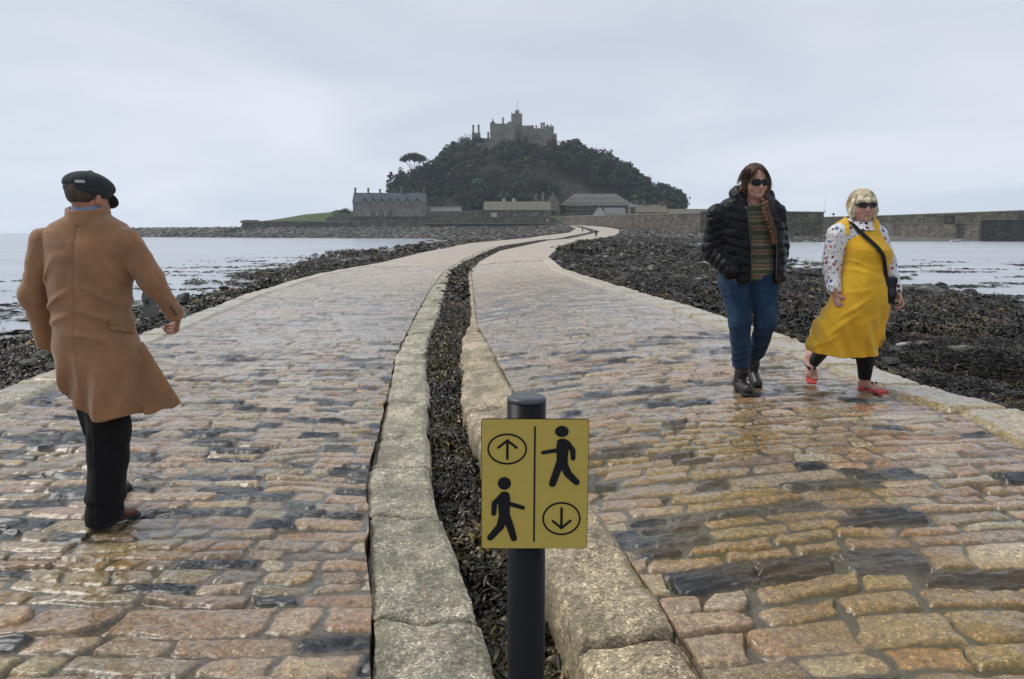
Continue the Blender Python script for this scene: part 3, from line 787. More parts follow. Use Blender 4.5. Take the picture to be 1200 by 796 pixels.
P = beach_pts(1, 6000, 30, 130, 24, 42, 1.0, False, .0); scatter_rocks('beach_rocks', P, .20, rcol(len(P), 3, .7), M_rock, 4)
P = beach_pts(1, 12000, 110, 330, 60, 43, 1.0, False, .05); scatter_rocks('beach_rocks', P, .33, rcol(len(P), 5, .55) * .8, M_rock, 6)
P = beach_pts(-1, 700, 8, 60, 8, 44, 1.3, False, 0.0); scatter_rocks('beach_rocks', P, .16, rcol(len(P), 7, .8), M_rock, 8)
P = beach_pts(-1, 4500, 60, 335, 32, 45, .8, False, .08); scatter_rocks('beach_rocks', P, .32, rcol(len(P), 9, .6), M_rock, 10)
P = beach_pts(-1, 9000, 200, 340, 120, 46, 1.0, False, .08); scatter_rocks('beach_rocks', P, .5, rcol(len(P), 11, .55) * np.array([.62, .56, .48]), M_rock, 12)

# ================= sea =================
t = NT('sea_water'); p = t.pos()
w1 = t.noise(t.map(p, (1, 2.2, 1)), .9, 4, .6); w2 = t.noise(t.map(p, (1, 2.6, 1)), 6, 3, .6); w3 = t.noise(t.map(p, (1, 2, 1)), .06, 3, .5)
b = t.bump(w1, .22, .08); b = t.bump(w2, .14, .015, b); b = t.bump(w3, .25, .4, b)
cc = t.ramp(t.noise(t.map(p, (1, 3, 1)), .035, 4, .6), [(.35, (.33, .37, .40)), (.65, (.42, .46, .49))])
M_sea = t.done(cc, .24, b, .6, IOR=1.33)
m = MB(); m.add([(-1600, -400, WZ), (1600, -400, WZ), (1600, 1700, WZ), (-1600, 1700, WZ)], [(0, 1, 2, 3)])
m.build('sea_water', M_sea, kind='structure')
# ================= island terrain =================
def A(px, py, Y): return at_y(px, py, Y)
def AX(px, Y): return float(at_y(px, 262, Y)[0])
def AZ(py, Y): return float(at_y(600, py, Y)[2])
RX = np.array([-400, -130, -123, -100, -88, -77, -62, -51, -40, -31, -22, 0, 26, 34, 46, 60, 72, 86, 98, 108, 118, 400.])
RZ = np.array([-4, -4, 6, 10, 11, 15, 22, 26, 34, 41, 45, 46, 46, 42, 37, 31, 25, 18, 10, 5, -3, -4.])
WX = np.array([-124, 19.9, 20, 22, 55, 70, 87, 87.1, 400]); WY = np.array([364, 364, 338, 335, 237, 230, 222, 420, 420.])
YCF = lambda X: np.interp(X, [-400, -215, -192, -130, -95, -40, -18, 60], [395, 392, 385, 345, 322, 300, 283, 300])
def zisland(X, Y):
    Yc = YCF(X)
    ridge = np.interp(X, RX, RZ)
    yw = np.interp(X, WX, WY)
    fore = lerp(WZ, 3.6, np.clip((Y - Yc) / np.maximum(366 - Yc, 22), -1, 1))
    spit = (X < -123) | (X > 100)
    sp = -2.5 + 5.6 * np.exp(-((Y - Yc - 20) / 17.0) ** 2) * sstep(-222, -205, X)
    sp = np.where(X > 100, -3, sp)
    hill = 8.2 + np.maximum(ridge - 8.2, 0) * sstep(388, 468, Y)
    hill = np.where(X < -85, lerp(6.3, ridge, sstep(366, 392, Y)), hill)
    hill = np.where(X > 20, lerp(5.2, hill, sstep(345, 400, Y)), hill)
    hill = lerp(hill, -4, sstep(505, 590, Y))
    z = np.where(Y > yw + .5, hill, fore)
    z = np.where((X > 20) & (Y < yw + .5), 0.0 - 3.0, z)
    z = np.where(spit, np.where(X < -123, sp, z), z)
    z = np.where((X > 84), np.where(Y > 300, np.minimum(hill, ridge), -3), z)
    z = z + fbm(X * .12, Y * .12, 201, 4) * 1.6 * sstep(395, 430, Y) + fbm(X * .5, Y * .5, 203, 3) * .5 * (Y < yw)
    z = z + 1.0 * (1 - np.abs(fbm(X * .09, Y * .09, 209, 3)) * 3) * sstep(450, 475, Y) * (ridge > 45) * .5
    return z
xs = np.arange(-330, 190, 1.6); ysg = np.concatenate([np.arange(222, 385, 1.6), np.arange(386, 600, 2.2)])
X, Y = np.meshgrid(xs, ysg); X = X.ravel(); Y = Y.ravel(); Z = zisland(X, Y)
Z = np.where((Y < 345) & (X > -45) & (X < 60) & (Y < np.interp(X, WX, WY) + .6), -3, Z)
grass = ((X < -84) & (X > -124) & (Y > 366)) | ((X > 18) & (X < 27) & (Y > 372) & (Y < 396))
t = NT('island_earth'); p = t.pos()
nn = t.noise(p, .35, 6, .7)
earth = t.ramp(nn, [(.32, (.02, .024, .015)), (.5, (.045, .042, .028)), (.66, (.10, .09, .07)), (.8, (.17, .155, .13))])
gr = t.ramp(t.noise(p, .3, 5, .7), [(.3, (.055, .085, .028)), (.7, (.11, .15, .05))])
M_earth = t.done(t.mix(t.attr('grass', 'Fac'), earth, gr), .9, t.bump(t.noise(p, .8, 6, .8), 1, .6), .2)
put('island_ground', mesh_np('island_ground', np.stack([X, Y, Z], -1), grid_faces(len(ysg), len(xs)), True, [M_earth], {'grass': grass.astype(float)}), kind='structure')
# rocks of the far foreshore
r = np.random.default_rng(51); n = 9000
X = r.uniform(-222, 18, n); Yc = YCF(X)
Y = Yc + r.random(n) * np.where(X < -118, 38, np.maximum(362 - Yc, 10)); Z = zisland(X, Y)
k = (Z > WZ - .2) & (Y < np.where(X < -118, 999, 363)) & ~((Y < 346) & (X > -45))
P = np.stack([X, Y, Z - .1], -1)[k]
cc = rcol(len(P), 12, .5) * np.array([.62, .57, .50]); low = P[:, 2] < .4
cc[low] *= .45
scatter_rocks('foreshore_rocks', P, .95, cc, M_rock, 13, .6)

# ================= masonry =================
def stone_mat(name, base, var=.25, scale=.9, mort=.5, streak=.0):
    t = NT(name); p = t.pos()
    br = t.vor(t.map(p, (1, 1, 1.9)), scale, 'F1', 'Color'); s = t.n('ShaderNodeSeparateColor'); t.set(s, 0, br)
    e = t.vor(t.map(p, (1, 1, 1.9)), scale, 'DISTANCE_TO_EDGE')
    c = t.mix(s.outputs[0], tuple(q * (1 - var) for q in base), tuple(min(1, q * (1 + var)) for q in base))
    c = t.mix(1.0, c, t.ramp(t.noise(p, .25, 5, .7), [(.3, .62), (.5, 1), (.7, 1.3)]), 'MULTIPLY')
    c = t.mix(1.0, c, t.ramp(e, [(0.0, mort), (.09, 1)]), 'MULTIPLY')
    if streak:
        st = t.ramp(t.noise(t.map(p, (1, 1, .12)), 1.1, 4, .7), [(.40, 1), (.62, 1 - streak)])
        c = t.mix(1.0, c, st, 'MULTIPLY')
    return t.done(c, .85, t.bump(e, .5, .08), .25)
M_cast = stone_mat('castle_granite', (.25, .225, .19), .22, .7, .75, .25)
M_wallst = stone_mat('harbour_masonry', (.175, .155, .125), .35, 1.0, .5, .35)
M_dark = stone_mat('dark_wet_masonry', (.045, .043, .038), .4, .9, .5, .3)
M_quay = stone_mat('quay_masonry', (.13, .12, .085), .35, .8, .5, .45)
M_house = stone_mat('house_stone', (.24, .215, .18), .22, 1.6, .75, .15)
def roof_mat(name, base, lichen=0.0):
    t = NT(name); p = t.pos()
    c = t.mix(t.noise(t.map(p, (1, 1, 4)), 1.6, 4, .7), tuple(q * .7 for q in base), tuple(q * 1.25 for q in base))
    if lichen: c = t.mix(t.ramp(t.noise(p, .8, 5, .7), [(.42, 0), (.62, lichen)]), c, (.27, .23, .11))
    return t.done(c, .7, t.bump(t.n('ShaderNodeTexWave', wave_type='BANDS', bands_direction='Z', inputs={'Vector': p, 'Scale': 1.4}).outputs[0], .3, .05), .3)
M_slate = roof_mat('slate_roof', (.075, .078, .088)); M_lich = roof_mat('lichened_roof', (.13, .122, .10), .4)
M_slate2 = roof_mat('pale_slate_roof', (.15, .16, .175), .1)
M_glass = simple('dark_window', (.02, .024, .03), .12, .2, 1, 0, spec=.6)
M_white = simple('white_render', (.55, .54, .50), .7, .15, .6)
M_frame = simple('window_surround', (.50, .47, .42), .8, .1, 2)
M_wood = simple('weathered_batten', (.24, .225, .20), .8, .25, 1.5)
M_metal = simple('dark_iron', (.03, .03, .03), .5)
M_timber = simple('timber', (.085, .07, .05), .8, .4, 8)

def fbox(m, x0, x1, y0, y1, Y, dep):
    """a box whose front stands at distance Y and shows between the given picture columns and rows"""
    m.box(AX(x0, Y), AX(x1, Y), Y, Y + dep, AZ(y1, Y), AZ(y0, Y)); return m
def part(name, parent, mat, origin, *boxes, **k):
    m = MB()
    for b in boxes: fbox(m, *b)
    return m.build(name, mat, parent, origin=origin, **k)
def window(parent, origin, x, y, w, h, Y, frame=True, arch=False, gm=None):
    X0, Z0 = AX(x, Y), AZ(y, Y); w2 = w * Y / FPX / 2; h2 = h * Y / FPX / 2
    def shape(k, f):
        a, b = w2 * k, h2
        if not arch: return [(X0 - a, Z0 - b - (k - 1) * w2), (X0 + a, Z0 - b - (k - 1) * w2), (X0 + a, Z0 + b + (k - 1) * w2), (X0 - a, Z0 + b + (k - 1) * w2)]
        return [(X0 - a, Z0 - b), (X0 + a, Z0 - b)] + [(X0 + a * math.cos(q), Z0 + b - a + a * 1.0 * math.sin(q)) for q in np.linspace(0, math.pi, 9)]
    mf = MB(); mf.extrude(shape(1.28, 1), Y - .10, Y + .10)
    fo = mf.build('window', M_frame, parent, origin=origin)
    mg = MB(); mg.extrude(shape(1.0, 0), Y - .14, Y - .104); mg.build('pane', gm or M_glass, fo, origin=origin)
    mb = MB(); b_ = .05
    mb.box(X0 - b_, X0 + b_, Y - .17, Y - .142, Z0 - h2, Z0 + h2 * .9); mb.box(X0 - w2 * .95, X0 + w2 * .95, Y - .172, Y - .143, Z0 - b_, Z0 + b_)
    mb.build('glazing_bar', M_frame, fo, origin=origin)
    return fo
def crenels(m, x0, x1, y, Y, dep, h=1.3, wpx=1.6):
    n = max(2, int((x1 - x0) / wpx / 2)); s = (x1 - x0) / (2 * n - 1)
    for i in range(n):
        a = x0 + 2 * i * s; X0, X1 = AX(a, Y), AX(a + s, Y); z = AZ(y, Y)
        m.box(X0, X1, Y, Y + .5, z - .01, z + h)
    return m
# ---------- castle ----------
def cz(zx, zy): return 540 + zx / 9.2308, 120 + zy / 9.2308
YC = 476.0
cas = thing('castle', 'grey granite castle with a square tower crowning the wooded hilltop', 'castle', (AX(605, YC), YC, AZ(172, YC)))
og = tuple(cas.location)
def cbox(m, a0, a1, b0, b1, dy=0, dep=10):
    x0, y0 = cz(a0, b0); x1, y1 = cz(a1, b1); fbox(m, x0, x1, y0, y1, YC + dy, dep); return m
def ccren(m, a0, a1, b, dy=0):
    x0, y = cz(a0, b); x1, _ = cz(a1, b); crenels(m, x0, x1, y, YC + dy, 1, .55, .9); return m
m = MB(); cbox(m, 545, 663, 124, 610, 7, 9); ccren(m, 545, 663, 124, 7)
tw = m.build('tower', M_cast, cas, origin=og)
m = MB(); cbox(m, 588, 630, 90, 124.5, 9, 3.2); ccren(m, 588, 630, 90, 9); m.build('turret', M_cast, tw, origin=og)
x, y = cz(612, 90); m = MB(); m.ring_tube([A(x, y, YC + 10.5), A(x, 118, YC + 10.5)], .09, 6); m.build('flagpole', M_metal, tw, origin=og)
m = MB(); cbox(m, 320, 560, 232, 610, 0, 16)
def gable(m, a0, a1, b_e, b_p, dy, dep):
    x0, y0 = cz(a0, b_e); x1, _ = cz(a1, b_e); xm, yp = cz((a0 + a1) / 2, b_p)
    Y = YC + dy; m.extrude([(AX(x0, Y), AZ(y0, Y) - .02), (AX(x1, Y), AZ(y0, Y) - .02), (AX(xm, Y), AZ(yp, Y))], Y, Y + dep)
gable(m, 318, 384, 234, 192, -.3, 12); gable(m, 470, 585, 262, 200, -1.2, 10); cbox(m, 470, 585, 262, 610, -1.2, 5)
cbox(m, 345, 356, 178, 200, -.35, .6)
m.build('west_range', M_cast, cas, origin=og)
m = MB(); x0, y0 = cz(380, 236); x1, y1 = cz(548, 213); Y = YC + .6
m.prism_roof(AX(x0, Y), AX(x1, Y), Y, Y + 13, AZ(y0, Y) + .01, AZ(y1, Y)); m.build('roof', M_slate, cas, origin=og)
m = MB(); cbox(m, 655, 785, 262, 610, 3, 12); ccren(m, 655, 785, 262, 3); cbox(m, 560, 700, 400, 610, -1, 6)
m.build('east_range', M_cast, cas, origin=og)
m = MB(); x0, y0 = cz(662, 262); x1, y1 = cz(780, 238); Y = YC + 4
m.prism_roof(AX(x0, Y), AX(x1, Y), Y, Y + 10, AZ(y0, Y) + .01, AZ(y1, Y)); m.build('roof', M_slate, cas, origin=og)
m = MB(); cbox(m, 785, 1000, 284, 610, -2, 14); ccren(m, 785, 862, 284, -2); cbox(m, 1000, 1032, 345, 610, -1, 8); cbox(m, 955, 1000, 262, 290, -1.9, 4)
gable(m, 890, 972, 286, 236, -2.4, 10); cbox(m, 962, 974, 240, 265, -1.9, 1.2); ccren(m, 980, 1000, 262, -1.9); ccren(m, 1002, 1032, 345, -1)
cbox(m, 820, 838, 300, 610, -2.9, 1); cbox(m, 940, 958, 330, 610, -2.9, 1)
m.build('southeast_block', M_cast, cas, origin=og)
m = MB(); cbox(m, 125, 215, 328, 610, 2, 6); cbox(m, 128, 140, 316, 330, 2, 2); cbox(m, 213, 325, 388, 610, 3, 6); cbox(m, 290, 310, 322, 400, 2.6, 2.5)
m.build('outer_wall', M_cast, cas, origin=og)
m = MB(); cbox(m, 1030, 1090, 472, 610, 1, 3); m.build('parapet_wall', M_cast, cas, origin=og)
for (a0, a1, b0, b1, dy) in ((131, 150, 250, 330, 3), (188, 208, 246, 330, 3), (449, 468, 168, 236, 5), (805, 820, 250, 300, 2), (858, 880, 224, 290, 2), (884, 904, 222, 290, 2.2), (765, 778, 250, 270, 6)):
    m = MB(); cbox(m, a0, a1, b0, b1, dy, 1.2); cbox(m, a0 - 2, a1 + 2, b0 - 4, b0 + 5, dy - .1, 1.4); m.build('chimney', M_cast, cas, origin=og)
for (zx, zy, w, h, dy, ar) in ((350, 290, 1.5, 3.2, 0, 1), (410, 290, 1.1, 2.0, 0, 0), (450, 292, 1.1, 2.0, 0, 0), (505, 298, 1.9, 2.8, -1.2, 1), (548, 285, 1.2, 2.2, -1.2, 0), (345, 375, 1.1, 2.2, 0, 0), (390, 372, 1.1, 2.2, 0, 0), (432, 378, 1.6, 3.4, 0, 1), (480, 380, 1.6, 3.4, -1.2, 1), (525, 378, 1.5, 3.0, -1.2, 1), (572, 350, 1.0, 2., -1.2, 0),
    (690, 318, 1.2, 2.4, 3, 0), (738, 330, 1.9, 3.4, 3, 1), (690, 375, 1.0, 2.2, 3, 0), (760, 372, 1.0, 2.2, 3, 0), (640, 340, 1.0, 2., 7, 0), (605, 180, .9, 2, 7, 0), (625, 440, 1.1, 2.2, -1, 0), (670, 435, 1.1, 2.2, -1, 0), (730, 438, 1.1, 2.6, 3, 0), (758, 438, 1.1, 2.6, 3, 0),
    (930, 288, 1.7, 2.0, -2.4, 0), (800, 330, 1., 2., -2, 0), (850, 335, 1.1, 2.2, -2, 0), (885, 385, 1.1, 2.4, -2, 0), (925, 385, 1.1, 2.4, -2, 0), (832, 430, 1.2, 2.2, -2, 0), (880, 330, 1.1, 2.0, -2, 0), (968, 435, 2.2, 3.4, -2, 1), (975, 330, 1., 2., -2, 0), (975, 380, 1., 2., -2, 0)):
    x, y = cz(zx, zy); window(cas, og, x, y, w * 1.15, h, YC + dy, arch=bool(ar))
# rock crag under the castle
# ---------- houses ----------
def hz(zx, zy): return 400 + zx / 7.5, 210 + zy / 7.5
YH = 380.0
hs = thing('terrace_house', 'long grey stone boathouse terrace with seven gabled dormers on the left shore', 'building', (AX(457, YH), YH, AZ(254, YH))); og = tuple(hs.location)
part('wall', hs, M_house, og, (414, 499, 237.5, 256, YH, 9))
m = MB(); m.prism_roof(AX(413.3, YH), AX(499.5, YH), YH - .4, YH + 9.4, AZ(237.5, YH) + .01, AZ(225.8, YH) + .1); rf = m.build('roof', M_slate, hs, origin=og)
for zx, zt in ((128, 75), (242, 78), (345, 88), (534, 66), (728, 78)):
    x, y = hz(zx, zt); m = MB(); fbox(m, x - .9, x + .9, y, 231, YH + 4, 1.3); fbox(m, x - 1.2, x + 1.2, y, y + .8, YH + 3.85, 1.6); m.build('chimney', M_house, rf, origin=og)
for i, zx in enumerate((207, 285, 357, 430, 497, 580, 668)):
    x, _ = hz(zx, 0); Y = YH - .25
    m = MB(); X0, X1, XM = AX(x - 2.7, Y), AX(x + 2.7, Y), AX(x, Y)
    m.extrude([(X0, AZ(242, Y)), (X1, AZ(242, Y)), (X1, AZ(236, Y)), (XM, AZ(231.6, Y)), (X0, AZ(236, Y))], Y, Y + 3.2)
    d = m.build('dormer', M_house, hs, origin=og); window(d, og, x, 237.3, 1.9, 3.0, Y, arch=False)
    m = MB(); m.prism_roof_y(AX(x - 3.2, Y), AX(x + 3.2, Y), Y - .2, Y + 3.4, AZ(235.6, Y), AZ(231.1, Y)); m.build('dormer_roof', M_slate, d, origin=og)
for zx, w in ((280, 8.0), (352, 8.0)):
    x, y = hz(zx, 298); window(hs, og, x, y, w, 6.0, YH, arch=True, gm=simple('boat_door_blue', (.06, .075, .085), .5))
m = MB(); x, y = hz(430, 295); fbox(m, x - 1.6, x + 1.6, y - 3.6, y + 4, YH - .12, .2); m.build('door', M_timber, hs, origin=og)
for zx, zy, w, h in ((208, 288, 2.8, 4.2), (490, 272, 2.6, 2.0), (498, 302, 2.2, 3.6), (553, 300, 4.2, 4.6), (613, 272, 2.6, 1.8), (616, 298, 2.4, 1.8), (668, 272, 2.4, 1.8), (688, 302, 2.4, 1.8)):
    x, y = hz(zx, zy); window(hs, og, x, y, w, h, YH)
m = MB(); m.add([]) if 0 else None
fbox(m, 399, 401, 242, 254, YH, .5) if 0 else None
def wall_thing(name, label, cat, pts, top, base, th, mat, coping=None, cap_h=.3):
    """a wall that follows plan points; top/base may be functions of the index parameter"""
    pts = np.array(pts, float); o = np.array([pts[0][0], pts[0][1], float(base[0])])
    w = put(name, None, None, o, label, cat)
    def ribbon(z0, z1, off, th):
        d = np.gradient(pts, axis=0); d /= np.linalg.norm(d, axis=1)[:, None]; nrm = np.stack([-d[:, 1], d[:, 0]], -1)
        f = pts - nrm * off; b = pts + nrm * (th - off) 
        V = []
        for i in range(len(pts)): V += [(f[i][0], f[i][1], z0[i]), (f[i][0], f[i][1], z1[i]), (b[i][0], b[i][1], z1[i]), (b[i][0], b[i][1], z0[i])]
        Q = []
        for i in range(len(pts) - 1):
            for a in range(4): Q.append((i * 4 + a, i * 4 + (a + 1) % 4, i * 4 + 4 + (a + 1) % 4, i * 4 + 4 + a)[::-1])
        Q += [(0, 1, 2, 3), tuple((len(pts) - 1) * 4 + k for k in (3, 2, 1, 0))]
        return V, Q
    V, Q = ribbon(np.array(base, float), np.array(top, float), 0, th); m = MB(); m.add(V, Q); m.build('masonry', mat, w, origin=tuple(o))
    if coping: V, Q = ribbon(np.array(top, float) + .004, np.array(top, float) + cap_h, .15, th + .3); m = MB(); m.add(V, Q); m.build('coping', coping, w, origin=tuple(o))
    return w
def lin(a, b, n): return np.linspace(a, b, n)
M_cop = simple('pale_coping', (.27, .26, .21), .85, .2, 1)
M_dcop = simple('lichened_coping', (.17, .16, .11), .85, .3, 1)
wall_thing('retaining_wall', 'brown stone retaining wall directly in front of the long terrace', 'wall', [(AX(412, 366), 366), (AX(499.5, 366), 366)], [AZ(253.6, 366)] * 2, [2.0] * 2, 1.5, M_wallst, M_cop, .25)
wall_thing('garden_wall', 'brown stone wall between the long terrace and the warehouse', 'wall', [(AX(499.8, 368), 368), (AX(515, 368), 368), (AX(566.6, 368), 368)], [AZ(248.5, 368), AZ(248, 368), AZ(247.8, 368)], [2.0] * 3, 1.2, M_wallst, M_cop, .25)
wall_thing('sea_wall', 'low dark wet sea wall along the shore below the warehouse', 'wall', [(AX(499.8, 361), 361), (AX(600, 361), 361), (AX(653, 361), 361)], [AZ(262.3, 361)] * 3, [1.0] * 3, 5.5, M_dark, M_cop, .2)
wall_thing('lawn_wall', 'long low dark stone wall below the green lawn at far left', 'wall', [(AX(283.5, 363), 363), (AX(340, 363), 363), (AX(411.6, 363), 363)], [AZ(260, 363), AZ(259.6, 363), AZ(260.5, 363)], [1.5] * 3, 1.5, M_quay, M_cop, .3)
wh = thing('white_outbuilding', 'low white flat roofed building right of the long terrace', 'building', (AX(521, 392), 392, AZ(254, 392))); og = tuple(wh.location)
part('wall', wh, M_white, og, (502, 540.5, 243, 256, 392, 6)); part('roof', wh, M_cop, og, (501.2, 541.2, 242, 243, 391.7, 6.6)); part('door', wh, M_timber, og, (502.6, 504.5, 244.6, 252, 391.85, .2))
YW = 372.0
w = thing('warehouse', 'long low warehouse with a lichened yellow grey roof above the sea wall', 'building', (AX(606, YW), YW, AZ(261, YW))); og = tuple(w.location)
part('wall', w, M_wallst, og, (567.5, 644.5, 246.3, 262.5, YW, 11)); m = MB(); m.prism_roof(AX(566.6, YW), AX(645.5, YW), YW - .5, YW + 11.5, AZ(246.3, YW) + .01, AZ(236.2, YW) + .2); rf = m.build('roof', M_lich, w, origin=og)
for x, y, ww in ((590.5, 233, 1.6), (602, 232.6, 1.6)):
    m = MB(); fbox(m, x - ww, x + ww, y, 238.5, YW + 7, 1.3); m.build('chimney', M_white, rf, origin=og)
window(w, og, 579, 253, 5.2, 5.6, YW, gm=M_white); window(w, og, 627, 251, 2, 3, YW)
for x, lab, yt, ww, yb in ((627.7, 'thick tall lichened stone chimney behind the warehouse roof', 227.2, 2.3, 243), (636, 'thin tall grey stone chimney left of the pointed turret', 225.6, 1.4, 243)):
    o = (AX(x, 386), 386, AZ(yb + 12, 386)); c = thing('stone_chimney', lab, 'chimney', o)
    m = MB(); fbox(m, x - ww, x + ww, yt + 2.0, yb + 12, 386, 2); m.build('stack', M_lich if ww > 2 else M_house, c, origin=o)
    m = MB(); fbox(m, x - ww * .75, x + ww * .75, yt, yt + 1.99, 386.2, 1.6); m.build('chimney_cap', M_house, c, origin=o)
YT = 398.0
c = thing('gabled_turret', 'small stone turret with a steep pointed gable right of the chimneys', 'building', (AX(648, YT), YT, AZ(250, YT))); og = tuple(c.location)
m = MB(); m.extrude([(AX(641, YT), AZ(256, YT)), (AX(655.5, YT), AZ(256, YT)), (AX(655.5, YT), AZ(238.5, YT)), (AX(648, YT), AZ(227, YT)), (AX(641, YT), AZ(238.5, YT))], YT, YT + 7); m.build('wall', M_house, c, origin=og)
m = MB()
for s in (-1, 1):
    x0 = AX(648, YT); x1 = AX(648 + s * 8.6, YT); z0 = AZ(226.4, YT); z1 = AZ(239.6, YT)
    m.extrude([(x0, z0), (x0, z0 - .5), (x1, z1 - .5), (x1, z1)][::-1 if s > 0 else 1], YT - .3, YT + 7.3)
m.build('roof', M_slate2, c, origin=og)
m = MB(); fbox(m, 647.4, 648.6, 224, 227.2, YT + .2, .6); m.build('finial', M_house, c, origin=og); window(c, og, 648, 238, 2, 3.4, YT, arch=True)
# scaffolded building
YS = 402.0
c = thing('scaffolded_building', 'wide building under an open lattice roof of pale battens and scaffolding', 'building', (AX(697, YS), YS, AZ(250, YS))); og = tuple(c.location)
part('wall', c, M_quay, og, (664, 738, 240.5, 258, YS + 1, 12))
m = MB(); X0, X1, z0, z1 = AX(656.5, YS), AX(740, YS), AZ(240.8, YS), AZ(227.6, YS)
m.prism_roof(X0, X1, YS - .5, YS + 14, z0, z1, hip=7.5); m.build('roof', M_slate, c, origin=og)
m = MB(); ym = YS + 6.75; y0 = YS - .5; n = 23
def rp(u, v):  # point on the front roof slope, just proud
    xa = lerp(X0, X1, u); xb = lerp(X0 + 7.5, X1 - 7.5, u); return np.array([lerp(xa, xb, v), lerp(y0, ym, v) - .22, lerp(z0, z1, v) + .22])
for i in range(n):
    u = i / (n - 1)
    m.ring_tube([rp(u, 0), rp(min(1, u + .045), 1)], .17, 4)
    m.ring_tube([rp(u, 0), rp(max(0, u - .045), 1)], .17, 4)
for v in (0.02, .35, .68, 1.0): m.ring_tube([rp(0, v), rp(1, v)], .2, 4)
m.build('batten_lattice', M_wood, c, origin=og)
m = MB()
for i in range(12):
    x = AX(664 + i * 6.4, YS - 1.5); m.ring_tube([(x, YS - 1.5, AZ(256, YS)), (x, YS - 1.5, AZ(239.5, YS))], .10, 5)
for zz in (241.5, 245.5, 249.5): m.ring_tube([(AX(663, YS - 1.5), YS - 1.5, AZ(zz, YS)), (AX(737, YS - 1.5), YS - 1.5, AZ(zz, YS))], .11, 5); m.box(AX(663, YS), AX(737, YS), YS - 1.5, YS - .2, AZ(zz, YS) - .12, AZ(zz, YS) - .05)
m.build('scaffolding', M_wood, c, origin=og)
def cottage(name, label, x0, x1, ye, yr, yb, Y, dep, roof, wallm, chim=(), gx=None, wins=()):
    c = thing(name, label, 'cottage', (AX((x0 + x1) / 2, Y), Y, AZ(yb, Y))); og = tuple(c.location)
    part('wall', c, wallm, og, (x0, x1, ye, yb, Y, dep))
    m = MB(); m.extrude([(0, 0), (dep, 0), (dep / 2, AZ(yr, Y) - AZ(ye, Y))], 0, .35)
    for X in (AX(x0, Y), AX(x1, Y) - .35):
        mm = MB(); mm.add([(X, Y, AZ(ye, Y)), (X, Y + dep, AZ(ye, Y)), (X, Y + dep / 2, AZ(yr, Y) - .1), (X + .35, Y, AZ(ye, Y)), (X + .35, Y + dep, AZ(ye, Y)), (X + .35, Y + dep / 2, AZ(yr, Y) - .1)], [(0, 3, 5, 2), (1, 2, 5, 4)], [(0, 2, 1), (3, 4, 5)])
        mm.build('gable', wallm, c, origin=og)
    m = MB(); m.prism_roof(AX(x0 - .4, Y), AX(x1 + .4, Y), Y - .4, Y + dep + .4, AZ(ye, Y) + .03, AZ(yr, Y)); rf = m.build('roof', roof, c, origin=og)
    for x, y, w_ in chim:
        m = MB(); fbox(m, x - w_, x + w_, y, yr + 3, Y + dep / 2 - .7, 1.4); fbox(m, x - w_ - .3, x + w_ + .3, y - .5, y + .2, Y + dep / 2 - .85, 1.7); m.build('chimney', M_lich, rf, origin=og)
    for x, y, w_, h_ in wins: window(c, og, x, y, w_, h_, Y)
    return c
# gable facing us beside the slate roof
c = thing('gable_end_cottage', 'cottage with a pale triangular gable end left of the blue slate roof', 'cottage', (AX(703, 330), 330, AZ(258, 330))); og = tuple(c.location); Y = 330
m = MB(); m.extrude([(AX(697.5, Y), AZ(258, Y)), (AX(709, Y), AZ(258, Y)), (AX(709, Y), AZ(251, Y)), (AX(703.5, Y), AZ(243.4, Y)), (AX(697.5, Y), AZ(251, Y))], Y, Y + 8); m.build('wall', M_white, c, origin=og)
m = MB(); m.prism_roof_y(AX(696.8, Y), AX(709.8, Y), Y + .3, Y + 8.4, AZ(251.2, Y), AZ(242.8, Y)); m.build('roof', M_slate2, c, origin=og)
cottage('slate_cottage', 'low cottage with a plain blue grey slate roof behind the harbour wall', 709.5, 733, 251.3, 243.2, 258, 332, 8, M_slate2, M_house, wins=((716, 254, 1.5, 2),))
cottage('twin_chimney_cottage', 'cottage with a brown lichened roof and two chimneys behind the harbour wall', 747.5, 782, 249, 239.6, 258, 318, 9, M_lich, M_house, ((754.5, 235.5, 1.3), (774, 236.8, 2.4)), wins=((760, 252, 1.5, 2),))
cottage('square_block_cottage', 'narrow ochre stone cottage left of the twin chimney cottage', 738.5, 747, 243, 238.5, 258, 326, 7, M_slate2, M_lich, ((741, 236, 1.0), (745.6, 234.8, 1.8)))
cottage('end_cottage', 'rightmost cottage with a pale flat looking roof behind the harbour wall', 785.5, 833, 251.6, 244.6, 258, 300, 8, M_lich, M_white, wins=((790, 253.5, 1.5, 1.5),))
# ---------- harbour walls ----------
pts = [(AX(659, 336), 336), (AX(672, 322), 322), (AX(700, 298), 298), (AX(740, 270), 270), (AX(780, 250), 250), (AX(822, 236), 236)]
wall_thing('harbour_wall', 'long brown rubble harbour wall right of the causeway end', 'wall', pts, [AZ(254.5, 336), AZ(254.0, 322), AZ(253.2, 298), AZ(252, 270), AZ(251, 250), AZ(250.2, 236)], [1.5, .8, .3, -.5, -1, -1.2], 2.5, M_wallst, M_cop, .25)
pts = [(AX(820.5, 234), 234), (AX(890, 226), 226), (AX(965, 221), 221)]
wall_thing('quay_wall', 'tall dark green grey quay wall behind the two women', 'wall', pts, [AZ(248.5, 234), AZ(248.6, 226), AZ(249.5, 221)], [-1.5] * 3, 4, M_quay, M_dcop, .3)
pts = [(AX(955, 292), 292), (AX(1040, 262), 262), (AX(1120, 232), 232), (AX(1193, 212), 212)]
wall_thing('outer_pier', 'long stone pier running behind the woman in yellow', 'pier', pts, [AZ(255.6, 292), AZ(253.4, 262), AZ(250.6, 232), AZ(248.0, 212)], [-1.5] * 4, 3, M_quay, M_dcop, .35)
pts = [(AX(1000, 281), 278), (AX(1070, 250), 248), (AX(1152, 218), 216)]
